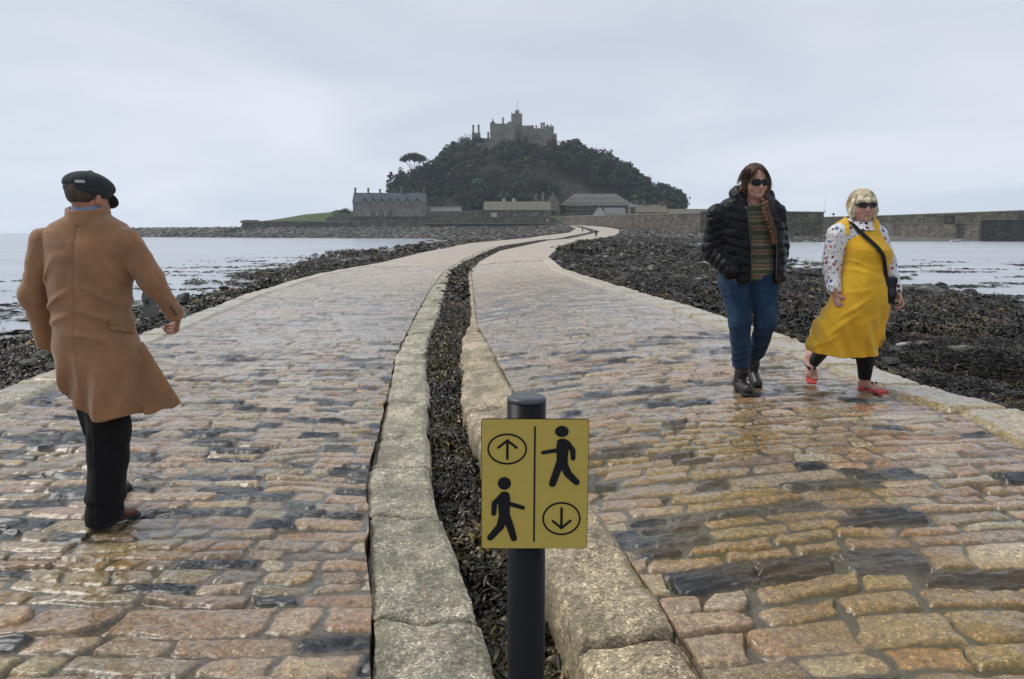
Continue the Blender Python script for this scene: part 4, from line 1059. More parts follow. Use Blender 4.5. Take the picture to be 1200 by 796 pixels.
wall_thing('lower_quay', 'brown lower tier of the pier with a boat at its foot', 'quay', [(p[0], p[1] - 3) for p in pts], [AZ(262, 278), AZ(262.5, 248), AZ(262.5, 216)], [-1.5] * 3, 3.4, M_wallst, M_dcop, .2)
pts = [(AX(1151, 204), 204), (AX(1200, 200), 200), (AX(1290, 196), 196)]
wall_thing('harbour_pier', 'near black blocky pier head at the far right edge', 'pier', pts, [AZ(258, 204), AZ(257.6, 200), AZ(257, 196)], [-1.5] * 3, 9, M_dark, M_dcop, .12)
def hut():
    Y = 226.; c = thing('pier_hut', 'small stone hut with a dark doorway on top of the long pier', 'hut', (AX(1112, Y), Y, AZ(262, Y))); og = tuple(c.location)
    part('wall', c, M_quay, og, (1106, 1119, 252.6, 262.5, Y, 3)); part('roof', c, M_dcop, og, (1105.3, 1119.7, 251.8, 252.6, Y - .3, 3.6)); part('door', c, M_timber, og, (1107.4, 1110.5, 255, 262.3, Y - .06, .1)); part('doorway_panel', c, simple('orange_board', (.32, .15, .09), .7), og, (1111.4, 1114, 256, 259, Y - .06, .1))
hut()
# rowing boat at the quay foot
Y = 196.; o = A(1120.5, 279.5, Y); m = MB(); pr = []
for q in np.linspace(0, 1, 9):
    wd = .75 * math.sin(math.pi * min(1, .25 + q * .6)) ** .8 * (1 - .75 * q ** 4); sh = .12 * q * q
    pr.append([(q * 3.2 - 1.6, a * wd, .0 + abs(a) ** 2 * .55 + sh) for a in (-1, -.75, -.3, 0, .3, .75, 1)])
V = np.array(pr).reshape(-1, 3); V2 = V * np.array([.96, .9, 1]) + np.array([0, 0, .05]); nV = len(V)
F = grid_faces(9, 7); rim = [(i * 7, (i + 1) * 7, (i + 1) * 7 + nV, i * 7 + nV) for i in range(8)] + [(i * 7 + 6 + nV, (i + 1) * 7 + 6 + nV, (i + 1) * 7 + 6, i * 7 + 6) for i in range(8)] + [(j, j + 1, j + 1 + nV, j + nV) for j in range(6)] + [(56 + j + nV, 57 + j + nV, 57 + j, 56 + j) for j in range(6)]
bo = thing('rowing_boat', 'small white rowing boat moored at the foot of the pier', 'boat', (o[0], Y, WZ - .12)); m = MB(); m.add(np.concatenate([V, V2]), np.concatenate([F[:, ::-1], F + nV, np.array(rim)])); m.build('hull', M_white, bo)
m = MB(); m.box(-.2, .05, -.62, .62, .32, .36); m.box(.8, 1.0, -.45, .45, .36, .4); m.build('thwart', M_timber, bo)
bo.rotation_euler[2] = .15; bo.scale = (.85, .85, .85)
def mast(x, yt, yb, Y, lab, rad=.06, name='flag_mast', cat='mast'):
    o = A(x, yb, Y); c = thing(name, lab, cat, tuple(o)); m = MB(); m.ring_tube([(0, 0, 0), (0, 0, A(x, yt, Y)[2] - o[2])], [rad, rad * .6], 6); m.build('pole', M_white if rad < .1 else M_metal, c)
    m = MB(); m.ring_tube([(0, 0, 0), (0, 0, .4)], rad * 2.2, 8); m.build('base', M_metal, c); return c
mast(966.5, 232, 249, 224, 'slender pale mast at the right end of the quay wall', .07)
def beacon():
    Y = 285; o = A(976.5, 255.5, Y); c = thing('harbour_lamp', 'squat dark lamp post on the pier between the two women', 'lamp', tuple(o))
    m = MB(); m.ring_tube([(0, 0, -.2), (0, 0, 1.0)], .12, 8); m.build('post', M_metal, c); m = MB(); m.ring_tube([(0, 0, 1.0), (0, 0, 1.2), (0, 0, 1.5), (0, 0, 1.7)], [.25, .5, .5, .1], 8); m.build('lantern', M_metal, c)
beacon()
def post_sign():
    o = (AX(641.5, 360.2), 360.2, AZ(262, 360.2) + .25); c = thing('white_notice', 'tiny white notice board on the sea wall by the causeway end', 'sign', o)
    m = MB(); m.box(-.4, .4, -.03, .03, .5, 1.7); m.build('board', M_white, c); m = MB(); m.box(-.05, .05, .03, .1, 0, 1.6); m.build('post', M_metal, c)
post_sign()

# ================= trees =================
t = NT('foliage_far'); p = t.pos()
M_fol = t.done(t.mix(1.0, t.attr('col'), t.ramp(t.noise(p, .9, 3), [(.3, .6), (.7, 1.5)]), 'MULTIPLY'), .7, None, .2)
M_bark = simple('bark', (.10, .085, .07), .9, .3, 2)
def leaves(C, rad, n, size, seed, base, shell=.75, droop=0, jit=.4):
    """leaf clumps through ellipsoidal lobes C (k,3), rad (k,3); returns verts, faces, colours"""
    r = np.random.default_rng(seed); k = len(C); li = r.integers(0, k, n)
    d = r.normal(size=(n, 3)); d /= np.linalg.norm(d, axis=1)[:, None]
    rr = 1 - (1 - shell) * r.random(n) ** 1.3 * 1.6; rr = np.clip(rr + r.normal(0, .10, n), .1, 1.3)
    P = C[li] + d * rad[li] * rr[:, None]
    u = np.cross(d, r.normal(size=(n, 3))); u /= np.linalg.norm(u, axis=1)[:, None] + 1e-9
    w = np.cross(d + r.normal(0, .5, (n, 3)), u); w /= np.linalg.norm(w, axis=1)[:, None] + 1e-9
    s = size * r.uniform(.5, 1.5, n)[:, None]; a = r.uniform(.5, 1.1, n)[:, None]
    V = np.stack([P - u * s, P - w * s * a, P + u * s, P + w * s * a * r.uniform(.3, 1, (n, 1))], 1).reshape(-1, 3)
    F = np.arange(4 * n).reshape(n, 4)
    lobe = r.uniform(1 - jit, 1 + jit, k)
    c = np.array(base) * (lobe[li] * r.uniform(.75, 1.3, n))[:, None]
    return V, F, np.repeat(c, 4, 0)
GREENS = [(.022, .036, .022), (.028, .042, .022), (.018, .030, .022), (.04, .05, .024)]
def lobes(h, w, r, n, top=.55, flat=.6):
    C = []; R = []
    for i in range(n):
        a = r.uniform(0, 6.28); q = r.random() ** .5 * .62; z = h * r.uniform(.35, 1 - .25 * q - .1)
        s = w * r.uniform(.30, .50); C.append((math.cos(a) * q * w, math.sin(a) * q * w, z)); R.append((s, s, s * flat))
    C.append((0, 0, h * .82)); R.append((w * .42, w * .42, h * .18))
    return np.array(C), np.array(R)
# the wood: one mass
r = np.random.default_rng(77); VV = []; FF = []; CC_ = []; nb = 0; cnt = 0
tries = 0
while cnt < 560 and tries < 9000:
    tries += 1
    x = r.uniform(-84, 112); y = r.uniform(392, 512)
    if x > 20 and y < 372: continue
    if 22 < x < 64 and y < 428: continue
    if -48 < x < -22 and y < 414: continue
    if -17 < x < 22 and y < 404: continue
    if x < -50 and y < 396: continue
    if not (462 + (y - 400) * .05 < 600 + x / y * FPX < 792): continue
    z = float(zisland(np.array([x]), np.array([y]))[0])
    if z < 4.5: continue
    # keep the castle front and its crag clear
    pxx = 600 + x / y * FPX
    if 552 < pxx < 662 and y > 452 : 
        if z > 39: continue
    h = r.uniform(6.5, 15.5); w = r.uniform(4, 8)
    if x > 75: h *= .8
    if x > 20 and y < 420: h *= .6
    if y < 412: h *= .8
    brown = (fbm(np.array([x * .028 + 3]), np.array([z * .05]), 301, 2)[0] > .16) and z > 18 and r.random() < .75
    C, R = lobes(h, w, r, r.integers(4, 7), flat=.7)
    base = GREENS[r.integers(0, 4)]
    base = tuple(q * r.uniform(.5, 1.5) for q in base)
    if brown: base = [(.068, .056, .04), (.05, .048, .034), (.08, .066, .048)][r.integers(0, 3)]
    V, F, c = leaves(C, R, 430 if not brown else 300, .68 if not brown else .4, int(r.integers(1e6)), base, .7)
    VV.append(V + np.array([x, y, z])); FF.append(F + nb); nb += len(V); CC_.append(c)
    cnt += 1
put('woodland', mesh_np('woodland', np.concatenate(VV), np.concatenate(FF), False, [M_fol], {'col': np.concatenate(CC_)}), kind='stuff', label='dark evergreen wood covering the island hill')

def tree(name, label, px, ptop, pbase, Y, wpx, kind, seed, col, cat='tree'):
    o = A(px, pbase, Y); s = Y / FPX; H = (pbase - ptop) * s; Wd = wpx * s / 2; r = np.random.default_rng(seed)
    zb = float(zisland(np.array([o[0]]), np.array([Y]))[0]); drop = max(0, o[2] - zb) + .5
    root = thing(name, label, cat, (o[0], Y, o[2] - drop)); H += drop
    m = MB(); 
    if kind == 'umbrella':
        top = H * .62
        m.ring_tube([(0, 0, 0), (.2, 0, H * .35), (.5, 0, top)], [.45, .38, .25], 7)
        for a, q in ((-1, .85), (-.55, .5), (.1, .3), (.6, .75), (1, .9)):
            m.ring_tube([(.3, 0, H * r.uniform(.40, .58)), (a * Wd * .4, r.uniform(-1, 1), H * .72), (a * Wd * .72, r.uniform(-2, 2), H * .84)], [.24, .18, .10], 6)
        C = []; R = []
        for i in range(26):
            a = i * 2.4; q = math.sqrt((i + .5) / 26) * .85; C.append((math.cos(a) * q * Wd, math.sin(a) * q * Wd * .8, H * (.93 - .13 * q * q))); R.append((Wd * .26, Wd * .26, H * .05 + .5))
        V, F, c = leaves(np.array(C), np.array(R), 4200, .36, seed, col, .5)
    elif kind == 'conifer':
        m.ring_tube([(0, 0, 0), (0, 0, H * .95)], [.4, .1], 7); C = []; R = []
        for i in range(16):
            q = i / 15; z = H * (.30 + .66 * q); ww = Wd * (1 - .5 * q) * r.uniform(.75, 1.2); a = r.uniform(0, 6.28)
            C.append((math.cos(a) * ww * .55, math.sin(a) * ww * .5, z)); R.append((ww * .55, ww * .5, H * .042))
        V, F, c = leaves(np.array(C), np.array(R), 1300, .36, seed, col, .5)
    elif kind == 'bare':
        V, F, c = None, None, None
        m.ring_tube([(0, 0, 0), (.1, 0, H * .4)], [.25, .18], 6); tips = []
        def br(p, d, L, rad, dep):
            q = p + d * L; m.ring_tube([p, q], [rad, rad * .6], 4, caps=False)
            if dep:
                for _ in range(3): dd = d + r.normal(0, .42, 3); dd[2] = abs(dd[2]) * .8 + .1; br(q, dd / np.linalg.norm(dd), L * .68, rad * .6, dep - 1)
            else: tips.append(q)
        br(np.array([.1, 0, H * .35]), np.array([0, 0, 1.]), H * .2, .16, 4)
        T = np.array(tips); V, F, c = leaves(T, np.full((len(T), 3), .6), 500, .14, seed, col, .4)
    else:
        m.ring_tube([(0, 0, 0), (.1, 0, H * .5)], [.4, .25], 7)
        for a in np.linspace(0, 6.28, 5)[:-1]: m.ring_tube([(.05, 0, H * .35), (math.cos(a) * Wd * .5, math.sin(a) * Wd * .4, H * .65)], [.2, .08], 5)
        C, R = lobes(H, Wd, r, 12, flat=.5 if kind == 'pine' else .8)
        V, F, c = leaves(C, R, 1500, .42, seed, col, .65)
    m.build('trunk', M_bark, root, smooth=True)
    put('crown', mesh_np('crown', V, F, False, [M_fol], {'col': c}), root)
    return root
G0, G1, G2 = GREENS[0], GREENS[1], GREENS[2]
tree('stone_pine', 'umbrella shaped stone pine standing clear of the wood on the left skyline', 485, 179.3, 199, 440, 31, 'umbrella', 1, G0)
tree('conifer_tree', 'layered conifer behind the right half of the long terrace roof', 457.5, 202, 226, 425, 15, 'conifer', 2, G0)
tree('pine_tree', 'small round topped pine between the layered conifer and the stone pine', 470, 197, 226, 428, 17, 'pine', 3, G2)
tree('pine_tree', 'tall dark pine on the left shoulder just below the castle chimneys', 556, 158.5, 190, 462, 36, 'pine', 4, G2)
tree('pine_tree', 'dark pine stepping down left from the castle shoulder', 540, 172, 198, 458, 26, 'pine', 5, G0)
tree('bare_tree', 'leafless grey tree on the left slope between dark pines', 528, 180, 202, 455, 16, 'bare', 6, (.12, .11, .09), 'tree')
tree('pine_tree', 'low pine on the left skyline right of the stone pine', 514, 189, 212, 452, 20, 'pine', 7, G0)
tree('pine_tree', 'flat topped pine alone on the right skyline below the castle', 692, 176.2, 196, 468, 27, 'pine', 8, G0)
tree('pine_tree', 'dark pine at the foot of the castle southeast corner', 668, 170, 194, 462, 24, 'pine', 9, G2)
tree('pine_tree', 'dark pine in front of the castle middle', 614, 176, 198, 455, 26, 'pine', 10, G2)
tree('pine_tree', 'pine on the right slope above the scaffolded building', 728, 197, 222, 462, 30, 'pine', 11, G0)
tree('pine_tree', 'pine low on the right slope near the twin chimney cottage', 762, 214, 238, 455, 26, 'pine', 12, G0)
tree('broad_tree', 'last bushy tree at the right foot of the hill', 784, 229, 247, 440, 24, 'broad', 13, G1)
tree('broad_tree', 'big rounded tree behind the white outbuilding', 544, 221.5, 250, 405, 34, 'broad', 14, (.035, .04, .022))
tree('broad_tree', 'rounded olive tree just right of the long terrace', 512, 229, 250, 402, 26, 'broad', 15, (.03, .036, .02))
def bush(name, label, px, pt, pb, Y, wpx, seed, col):
    o = A(px, pb, Y); s = Y / FPX; r = np.random.default_rng(seed); C, R = lobes((pb - pt) * s, wpx * s / 2, r, 8, flat=.8)
    V, F, c = leaves(C, R, 500, .3, seed, col, .6); ob = put(name, mesh_np(name, V, F, False, [M_fol], {'col': c}), None, tuple(o), label, 'bush')
bush('hedge_bush', 'dark bush on the lawn edge left of the long terrace', 404, 246, 250.5, 384, 20, 21, (.05, .055, .03))
bush('hedge_bush', 'green bush on the grass below the pointed turret', 650, 247.5, 252, 385, 10, 22, (.045, .065, .02))
# craggy rock under the castle walls
P = []; rr = np.random.default_rng(88)
for i in range(110):
    x = rr.uniform(-26, 34); y = rr.uniform(456, 470); z = float(zisland(np.array([x]), np.array([y]))[0]); P.append((x, y, z - .3))
P = np.array(P); cc = np.array([.17, .145, .115]) * rr.uniform(.6, 1.2, (len(P), 1)); scatter_rocks('crag_rocks', P, 1.5, cc, M_rock, 89, .8)
# ================= people: shared tools =================
def sobj(name, fn, lo, hi, res, mat, parent, origin, colfn=None, attrs=None):
    V, Q = snet(fn, lo, hi, res)
    at = {}
    if colfn is not None: at['col'] = colfn(V)
    me = mesh_np(name, V - np.asarray(origin), Q, True, [mat], at)
    return put(name, me, parent)
class Loft:
    """rows: (left px, right px, py, centre depth offset, half depth) at distance Y0, top row first"""
    def __init__(s, rows, Y0, pw=2.2):
        L = []
        for (l, r, py, dy, b) in rows:
            a_ = at_y(l, py, Y0); c_ = at_y(r, py, Y0); L.append((a_[2], (a_[0] + c_[0]) / 2, abs(c_[0] - a_[0]) / 2, Y0 + dy, b))
        L.sort(); s.t = np.array(L); s.pw = pw
    def at(s, z):
        t = s.t; return [np.interp(z, t[:, 0], t[:, k]) for k in (1, 2, 3, 4)]
    def d(s, P, grow=0.0, top=True, bot=True):
        z = P[..., 2]; cx, a, cy, b = s.at(z); a = a + grow; b = b + grow
        q = ((np.abs(P[..., 0] - cx) / a) ** s.pw + (np.abs(P[..., 1] - cy) / b) ** s.pw) ** (1 / s.pw)
        D = (q - 1) * np.minimum(a, b)
        if top: D = np.maximum(D, z - s.t[-1, 0])
        if bot: D = np.maximum(D, s.t[0, 0] - z)
        return D
    def front(s, x, z, off=.006, side=-1):
        cx, a, cy, b = s.at(z); u = min(.98, abs((x - cx) / a)); return cy + side * (b + off) * (1 - u ** s.pw) ** (1 / s.pw)
def hand_sdf(P, w, d, nrm, thumb, size=.18, curl=.5, spread=.12):
    """w wrist, d direction of the fingers, nrm palm normal (the way the fingers curl), thumb side vector"""
    w = np.asarray(w, float); d = np.asarray(d, float); d /= np.linalg.norm(d)
    nrm = np.asarray(nrm, float); nrm = nrm - d * (nrm @ d); nrm /= np.linalg.norm(nrm)
    t = np.asarray(thumb, float); t = t - d * (t @ d) - nrm * (t @ nrm); t /= np.linalg.norm(t)
    s = size / .18
    if np.linalg.norm(np.zeros(3)) == 0 and len(P) and np.min(np.linalg.norm(P.reshape(-1, 3) - w, axis=1)) > .3: return np.full(P.shape[:-1], 9.)
    D = cap(P, w - d * .02 * s, w + d * .075 * s, .026 * s, .036 * s, nrm, .48)
    for i, (o, L) in enumerate(((.030, .068), (.010, .076), (-.011, .070), (-.031, .056))):
        p = w + d * .080 * s + t * o * s; a = 0.12 + .1 * i * curl; q = p
        dd = d + t * (o / .03) * spread; r0 = (.0098 - .0007 * i) * s
        for k, f in enumerate((.45, .32, .23)):
            a += curl * (.55 if k == 0 else .75)
            v = dd * math.cos(a) + nrm * math.sin(a); v /= np.linalg.norm(v); q2 = q + v * L * f * s * 1.05
            c = cap(P, q, q2, r0 * (1 - .08 * k), r0 * (1 - .08 * (k + 1)))
            D = smin(D, c, .006 if k == 0 else .003); q = q2
    p = w + d * .018 * s + t * .022 * s; v = d * .62 + t * .62 + nrm * .35; v /= np.linalg.norm(v); q = p + v * .045 * s
    D = smin(D, cap(P, p, q, .0145 * s, .0115 * s), .01)
    v2 = d * .9 + t * .18 + nrm * .35 * (1 + curl); v2 /= np.linalg.norm(v2); D = smin(D, cap(P, q, q + v2 * .042 * s, .0112 * s, .009 * s), .004)
    return D
def head_local(Q, fat=0.0, male=False):
    """Q in head space: x to the head's left, -y forward, z up, origin at ear height; metres, head 0.235 tall"""
    D = ell(Q, (0, .012, .038), (.074 + fat * .3, .092, .088))
    D = smin(D, ell(Q, (0, -.030, -.020), (.060 + fat, .062, .080)), .03)
    D = smin(D, ell(Q, (0, -.052, -.078), (.036 + fat, .034, .030)), .03)                # jaw and chin
    for s in (-1, 1):
        D = smin(D, ell(Q, (s * (.036 + fat * .5), -.060, -.030), (.024, .022, .024)), .022)  # cheek
        D = smax(D, -ell(Q, (s * .031, -.096, .006), (.019, .014, .012)), .012)      # socket
        D = smin(D, ell(Q, (s * .031, -.078, .005), (.013, .012, .011)), .003)       # eye
        D = smin(D, cap(Q, (s * .012, -.090, .022), (s * .045, -.080, .021), .007, .005), .010)   # brow
        D = smin(D, ell(Q, (s * (.078 + fat * .5), .010, -.004), (.010, .018, .030), rotz(-s * .35)), .004)   # ear
        D = smin(D, ell(Q, (s * .010, -.098, -.034), (.009, .010, .008)), .006)        # nostril wing
    D = smin(D, cap(Q, (0, -.088, .012), (0, -.109, -.028), .008, .0115), .009)
    D = smin(D, ell(Q, (0, -.0885, -.0555), (.022, .010, .0065)), .005)
    D = smin(D, ell(Q, (0, -.0870, -.0665), (.018, .010, .0065)), .004)
    D = smax(D, -ell(Q, (0, -.0995, -.0608), (.020, .006, .0022)), .003)
    D = smin(D, ell(Q, (0, -.080, -.094), (.017, .014, .014)), .014)
    return D
def head_col(Q, skin, lip, cheek):
    c = np.tile(np.array(skin, float), (len(Q), 1))
    def blend(c, m, col): return c * (1 - m[:, None]) + np.array(col) * m[:, None]
    for s in (-1, 1):
        c = blend(c, .4 * np.exp(-(np.linalg.norm(Q - np.array([s * .038, -.08, -.03]), axis=1) / .022) ** 2), cheek)
        c = blend(c, .7 * np.exp(-(np.linalg.norm(Q - np.array([s * .078, .01, 0]), axis=1) / .022) ** 2), cheek)
    c = blend(c, .6 * np.exp(-(np.linalg.norm(Q - np.array([0, -.115, -.03]), axis=1) / .014) ** 2), cheek)
    m = .85 * np.exp(-((Q[:, 0] / .019) ** 4 + ((Q[:, 2] + .061) / .0085) ** 4)) * (Q[:, 1] < -.07); c = blend(c, m, lip)
    return c
def eyes_on(parent, fn, origin, ):
    pass
def skin_mat(name):
    t = NT(name); p = t.pos()
    c = t.mix(1.0, t.attr('col'), t.ramp(t.noise(p, 60, 4), [(.3, .86), (.7, 1.12)]), 'MULTIPLY')
    return t.done(c, .48, t.bump(t.noise(p, 260, 3), .15, .002), .4, Subsurface_Weight=.12, Subsurface_Radius=(.012, .005, .003), Subsurface_Scale=1.0)
M_skin = skin_mat('skin')
M_black = simple('black_plastic', (.012, .012, .013), .22, .1, 10, .05, spec=.6)
M_lens = simple('dark_lens', (.006, .006, .008), .12, .1, 4, 0, spec=.25)
def hair_mat(name, c0, c1, sc=(90, 90, 9)):
    t = NT(name); p = t.pos(); n = t.noise(t.map(p, sc), 1.0, 4, .65); n2 = t.noise(t.map(p, tuple(q * .3 for q in sc)), 1.0, 3, .6)
    c = t.mix(t.ramp(n, [(.36, 0), (.62, 1)]), c0, c1); c = t.mix(1.0, c, t.ramp(n2, [(.34, .55), (.62, 1.25)]), 'MULTIPLY')
    return t.done(c, .42, t.bump(n, 1.0, .006), .35)
def strands(name, parent, origin, mat, roots, dirs, L, rad, seed, grav=.6, n=5, curl=.15):
    r = np.random.default_rng(seed); N = len(roots); V = np.empty((N, n + 1, 2, 3)); p = roots.copy(); d = dirs / np.linalg.norm(dirs, axis=1)[:, None]
    w = np.cross(d, r.normal(size=(N, 3))); w /= np.linalg.norm(w, axis=1)[:, None]; Ls = L * r.uniform(.6, 1.2, N)[:, None]
    for k in range(n + 1):
        rr = rad * (1 - .75 * k / n); V[:, k, 0] = p - w * rr; V[:, k, 1] = p + w * rr
        d = d + np.array([0, 0, -grav / n]) + r.normal(0, curl / n * 2, (N, 3)); d /= np.linalg.norm(d, axis=1)[:, None]; p = p + d * Ls / n
    i = np.arange(N)[:, None] * (2 * (n + 1)) + np.arange(n)[None] * 2
    F = np.stack([i, i + 1, i + 3, i + 2], -1).reshape(-1, 4)
    return put(name, mesh_np(name, V.reshape(-1, 3) - np.asarray(origin), F, True, [mat]), parent)
def cloth(name, col, fine=260, weave=.35, var=.12, rough=.85, sheen=.2, bump=.25, extra=None):
    t = NT(name); p = t.pos(); n = t.noise(p, fine, 3, .7); b = t.noise(p, 9, 4, .6)
    c = t.mix(n, tuple(q * (1 - var) for q in col), tuple(min(1, q * (1 + var)) for q in col))
    c = t.mix(1.0, c, t.ramp(b, [(.3, 1 - var * .8), (.7, 1 + var * .8)]), 'MULTIPLY')
    if extra: c = extra(t, p, c)
    bb = t.bump(n, weave, .002); bb = t.bump(t.noise(p, 26, 4, .6), bump, .010, bb)
    return t.done(c, rough, bb, .2, Sheen_Weight=sheen)
# ================= the man in the camel coat =================
YM = 3.79
def man():
    W_ = lambda x, y, d=0.0: at_y(x, y, YM + d)
    fx, fy = at_z(128, 618, 0.0); org = np.array([fx, fy, 0.0])
    root = thing('person', 'man in a camel overcoat and dark flat cap walking away on the left lane', 'person', tuple(org))
    # ---- head frame: faces away, turned to his right
    hc = W_(103, 233.5, .02); R = rotz(math.pi - .36) @ rotx(.10)
    HS = .97
    hl = lambda P: ((P - hc) @ R) / HS
    hip_l, hip_r = W_(117, 468, .06), W_(127, 468, .02)
    knR, anR = W_(127, 535, .02), W_(123, 607, .0)
    knL, anL = W_(116, 530, .22), W_(120, 583, .38)
    shL, elL, wrL = W_(53, 284), W_(40, 346, .03), W_(56, 403, .12)
    shR, elR, wrR = W_(148, 284), W_(178, 328, .03), W_(206, 370, .12)
    hx, hy = at_z(116, 620, .0); tx, ty = at_z(151, 608, .0)
    heel = np.array([hx, hy, .045]); toe = np.array([tx, ty, .03])
    lx, ly = anL[0], anL[1]
    dL = np.array([.12, 1, 0.]); dL /= np.linalg.norm(dL)
    heelL = np.array([lx, ly - .02, .045]); toeL = heelL + dL * .2 - np.array([0, 0, .012])
    pel = W_(118, 450, .02); che = W_(104, 300, .02)
    def body(P):
        D = head_local(hl(P), .004, True) * HS
        D = smin(D, cap(P, W_(103, 256, .02), hc + np.array([0, 0, -.03]), .062, .058), .03)
        D = smin(D, cap(P, che, pel, .13, .10, (0, 1, 0), .65), .05)
        D = smin(D, cap(P, shL, shR, .05, .05), .05)
        for a, b, c in ((shL, elL, wrL), (shR, elR, wrR)): D = smin(D, chain(P, [a, b, c], [.05, .038, .028], .02), .02)
        for a, b, c in ((hip_l, knL, anL), (hip_r, knR, anR)): D = smin(D, chain(P, [a, b, c], [.065, .048, .036], .02), .03)
        D = smin(D, cap(P, anR, heel, .034, .022), .02); D = smin(D, cap(P, heel, toe - (toe - heel) * .15, .022, .020), .01)
        D = smin(D, cap(P, anL, heelL, .04, .03), .02); D = smin(D, cap(P, heelL, toeL, .022, .020), .01)
        D = smin(D, hand_sdf(P, wrR + [.004, .02, -.015], (-.35, .45, -.55), (-1, -.2, -.2), (.15, .9, .3), .165, .9), .012)
        D = smin(D, hand_sdf(P, wrL + [.0, .02, -.02], (.5, .65, -.6), (1, .1, 0), (.1, 1, .2), .175, .6), .012)
        return D
    skin, lip, ck = (.42, .215, .145), (.35, .13, .10), (.50, .17, .12)
    lo = np.array([-2.42, YM - .35, -.01]); hi = np.array([-1.50, YM + .78, 1.80])
    sobj('body', body, lo, hi, .0062, M_skin, root, org, lambda V: head_col(hl(V), skin, lip, ck))
    # ---- hair (short, under the cap)
    M_h = hair_mat('brown_short_hair', (.035, .022, .014), (.10, .065, .04), (160, 160, 60))
    def hair(P):
        Q = hl(P); n = noise3(P, 170, 3) * .002
        D = ell(Q, (0, .016, .034), (.0775, .0965, .090)) + n
        D = smax(D, -(Q[..., 2] + .024), .006)
        D = smax(D, -(Q[..., 1] + .055 - .0 * Q[..., 2]) , .008)
        side = np.maximum(np.abs(Q[..., 0]) - .05, 0)
        return smax(D, -(Q[..., 2] + .030 - side * 1.4), .004)
    sobj('hair', hair, hc - .15, hc + .15, .004, M_h, root, org)
    # beard shadow seen at the jaw
    def beard(P):
        Q = hl(P); D = smin(ell(Q, (0, -.050, -.072), (.048, .046, .042)), ell(Q, (0, -.03, -.05), (.066, .05, .04)), .02) + noise3(P, 150, 5) * .002
        D = smax(D, Q[..., 2] + .045, .01); return smax(D, Q[..., 1] + .012, .01)
    sobj('beard', beard, hc - .15, hc + .15, .004, M_h, root, org)
    # ---- glasses temple
    # ---- cap
    tw = lambda t, p, c: t.mix(t.math('MULTIPLY', t.noise(p, 500, 2), .5), c, (.075, .08, .09))
    M_cap = cloth('dark_tweed', (.020, .022, .026), 300, .6, .35, .9, .1, .3, tw)
    def capf(P):
        Q = hl(P); Q = Q @ rotx(-.10).T
        D = ell(Q, (0, -.002, .062), (.105, .124, .070))
        D = smin(D, ell(Q, (0, .006, .030), (.090, .108, .040)), .016)
        th = np.arctan2(Q[..., 0], Q[..., 1]); rr = np.hypot(Q[..., 0], Q[..., 1])
        seam = np.abs(((th / (math.pi / 4)) + .5) % 1 - .5) * rr
        D = D + .0035 * np.exp(-(seam / .006) ** 2) * (Q[..., 2] > .06)
        D = D + .004 * np.exp(-((Q[..., 2] - .046) / .006) ** 2)
        D = D + noise3(P, 16, 7) * .006
        D = smin(D, ell(Q, (0, 0, .136), (.012, .012, .006)), .004)
        return smax(D, -(Q[..., 2] - .004), .008)
    cp = sobj('flat_cap', capf, hc - .22, hc + np.array([.22, .22, .22]), .0045, M_cap, root, org)
    def brim(P):
        Q = hl(P); Q = Q @ rotx(-.10).T
        q2 = (Q - np.array([0, -.098, .022])) @ rotx(.75)
        D = ell(q2, (0, 0, 0), (.084, .056, .009)); return smax(D, Q[..., 1] + .062, .004)
    sobj('brim', brim, hc - .24, hc + np.array([.24, .24, .2]), .004, M_cap, cp, org)
    bp = np.array([-.004, .0, 0]); b = MB(); c0 = W_(92, 212.5, -.0)
    yy = c0[1] - .118
    c0 = W_(92.5, 212.6, yy - YM + .0)
    b.box(c0[0] - .016, c0[0] + .016, c0[1] - .006, c0[1] + .02, c0[2] - .006, c0[2] + .006); b.build('badge', simple('worn_silver', (.45, .45, .43), .35), cp, origin=tuple(org))
    # ---- shirt collar
    nc = W_(103, 247, .02)
    def ringf(c, a, bb, z0, z1, th, tilt=.25):
        def f(P):
            q = P - c; z = q[..., 2] - tilt * q[..., 1]; k = np.sqrt((q[..., 0] / (a - .10 * z)) ** 2 + (q[..., 1] / (bb - .10 * z)) ** 2); D = np.abs(k - 1) * min(a, bb) - th
            return smax(smax(D, z - z1, .004), z0 - z, .004)
        return f
    sobj('shirt_collar', ringf(nc, .068, .070, -.03, .030, .004), nc - .13, nc + .13, .004, cloth('blue_shirt', (.20, .26, .42), 300, .2), root, org)
    # ---- coat
    rows = [(84, 122, 246, .02, .07), (76, 130, 253, .02, .085), (58, 147, 262, .02, .100), (47, 156, 272, .02, .115), (47, 156, 285, .02, .130), (52, 152, 305, .02, .142), (56, 150, 335, .02, .142), (60, 149, 362, .02, .138), (62, 153, 385, .02, .145), (61, 161, 405, .02, .155), (66, 164, 425, .02, .165), (76, 167, 447, .02, .172), (86, 169, 466, .02, .175), (92, 171, 500, .02, .175)]
    rows = [(l + (r - l) * .022, r - (r - l) * .022, y, d, b) for l, r, y, d, b in rows]; lf = Loft(rows, YM, 2.25)
    SX = lambda z: np.interp(z, [W_(0, 484)[2], W_(0, 400)[2], W_(0, 256)[2]], [W_(99, 484, -.16)[0], W_(87, 400, -.13)[0], W_(88, 256, -.10)[0]])
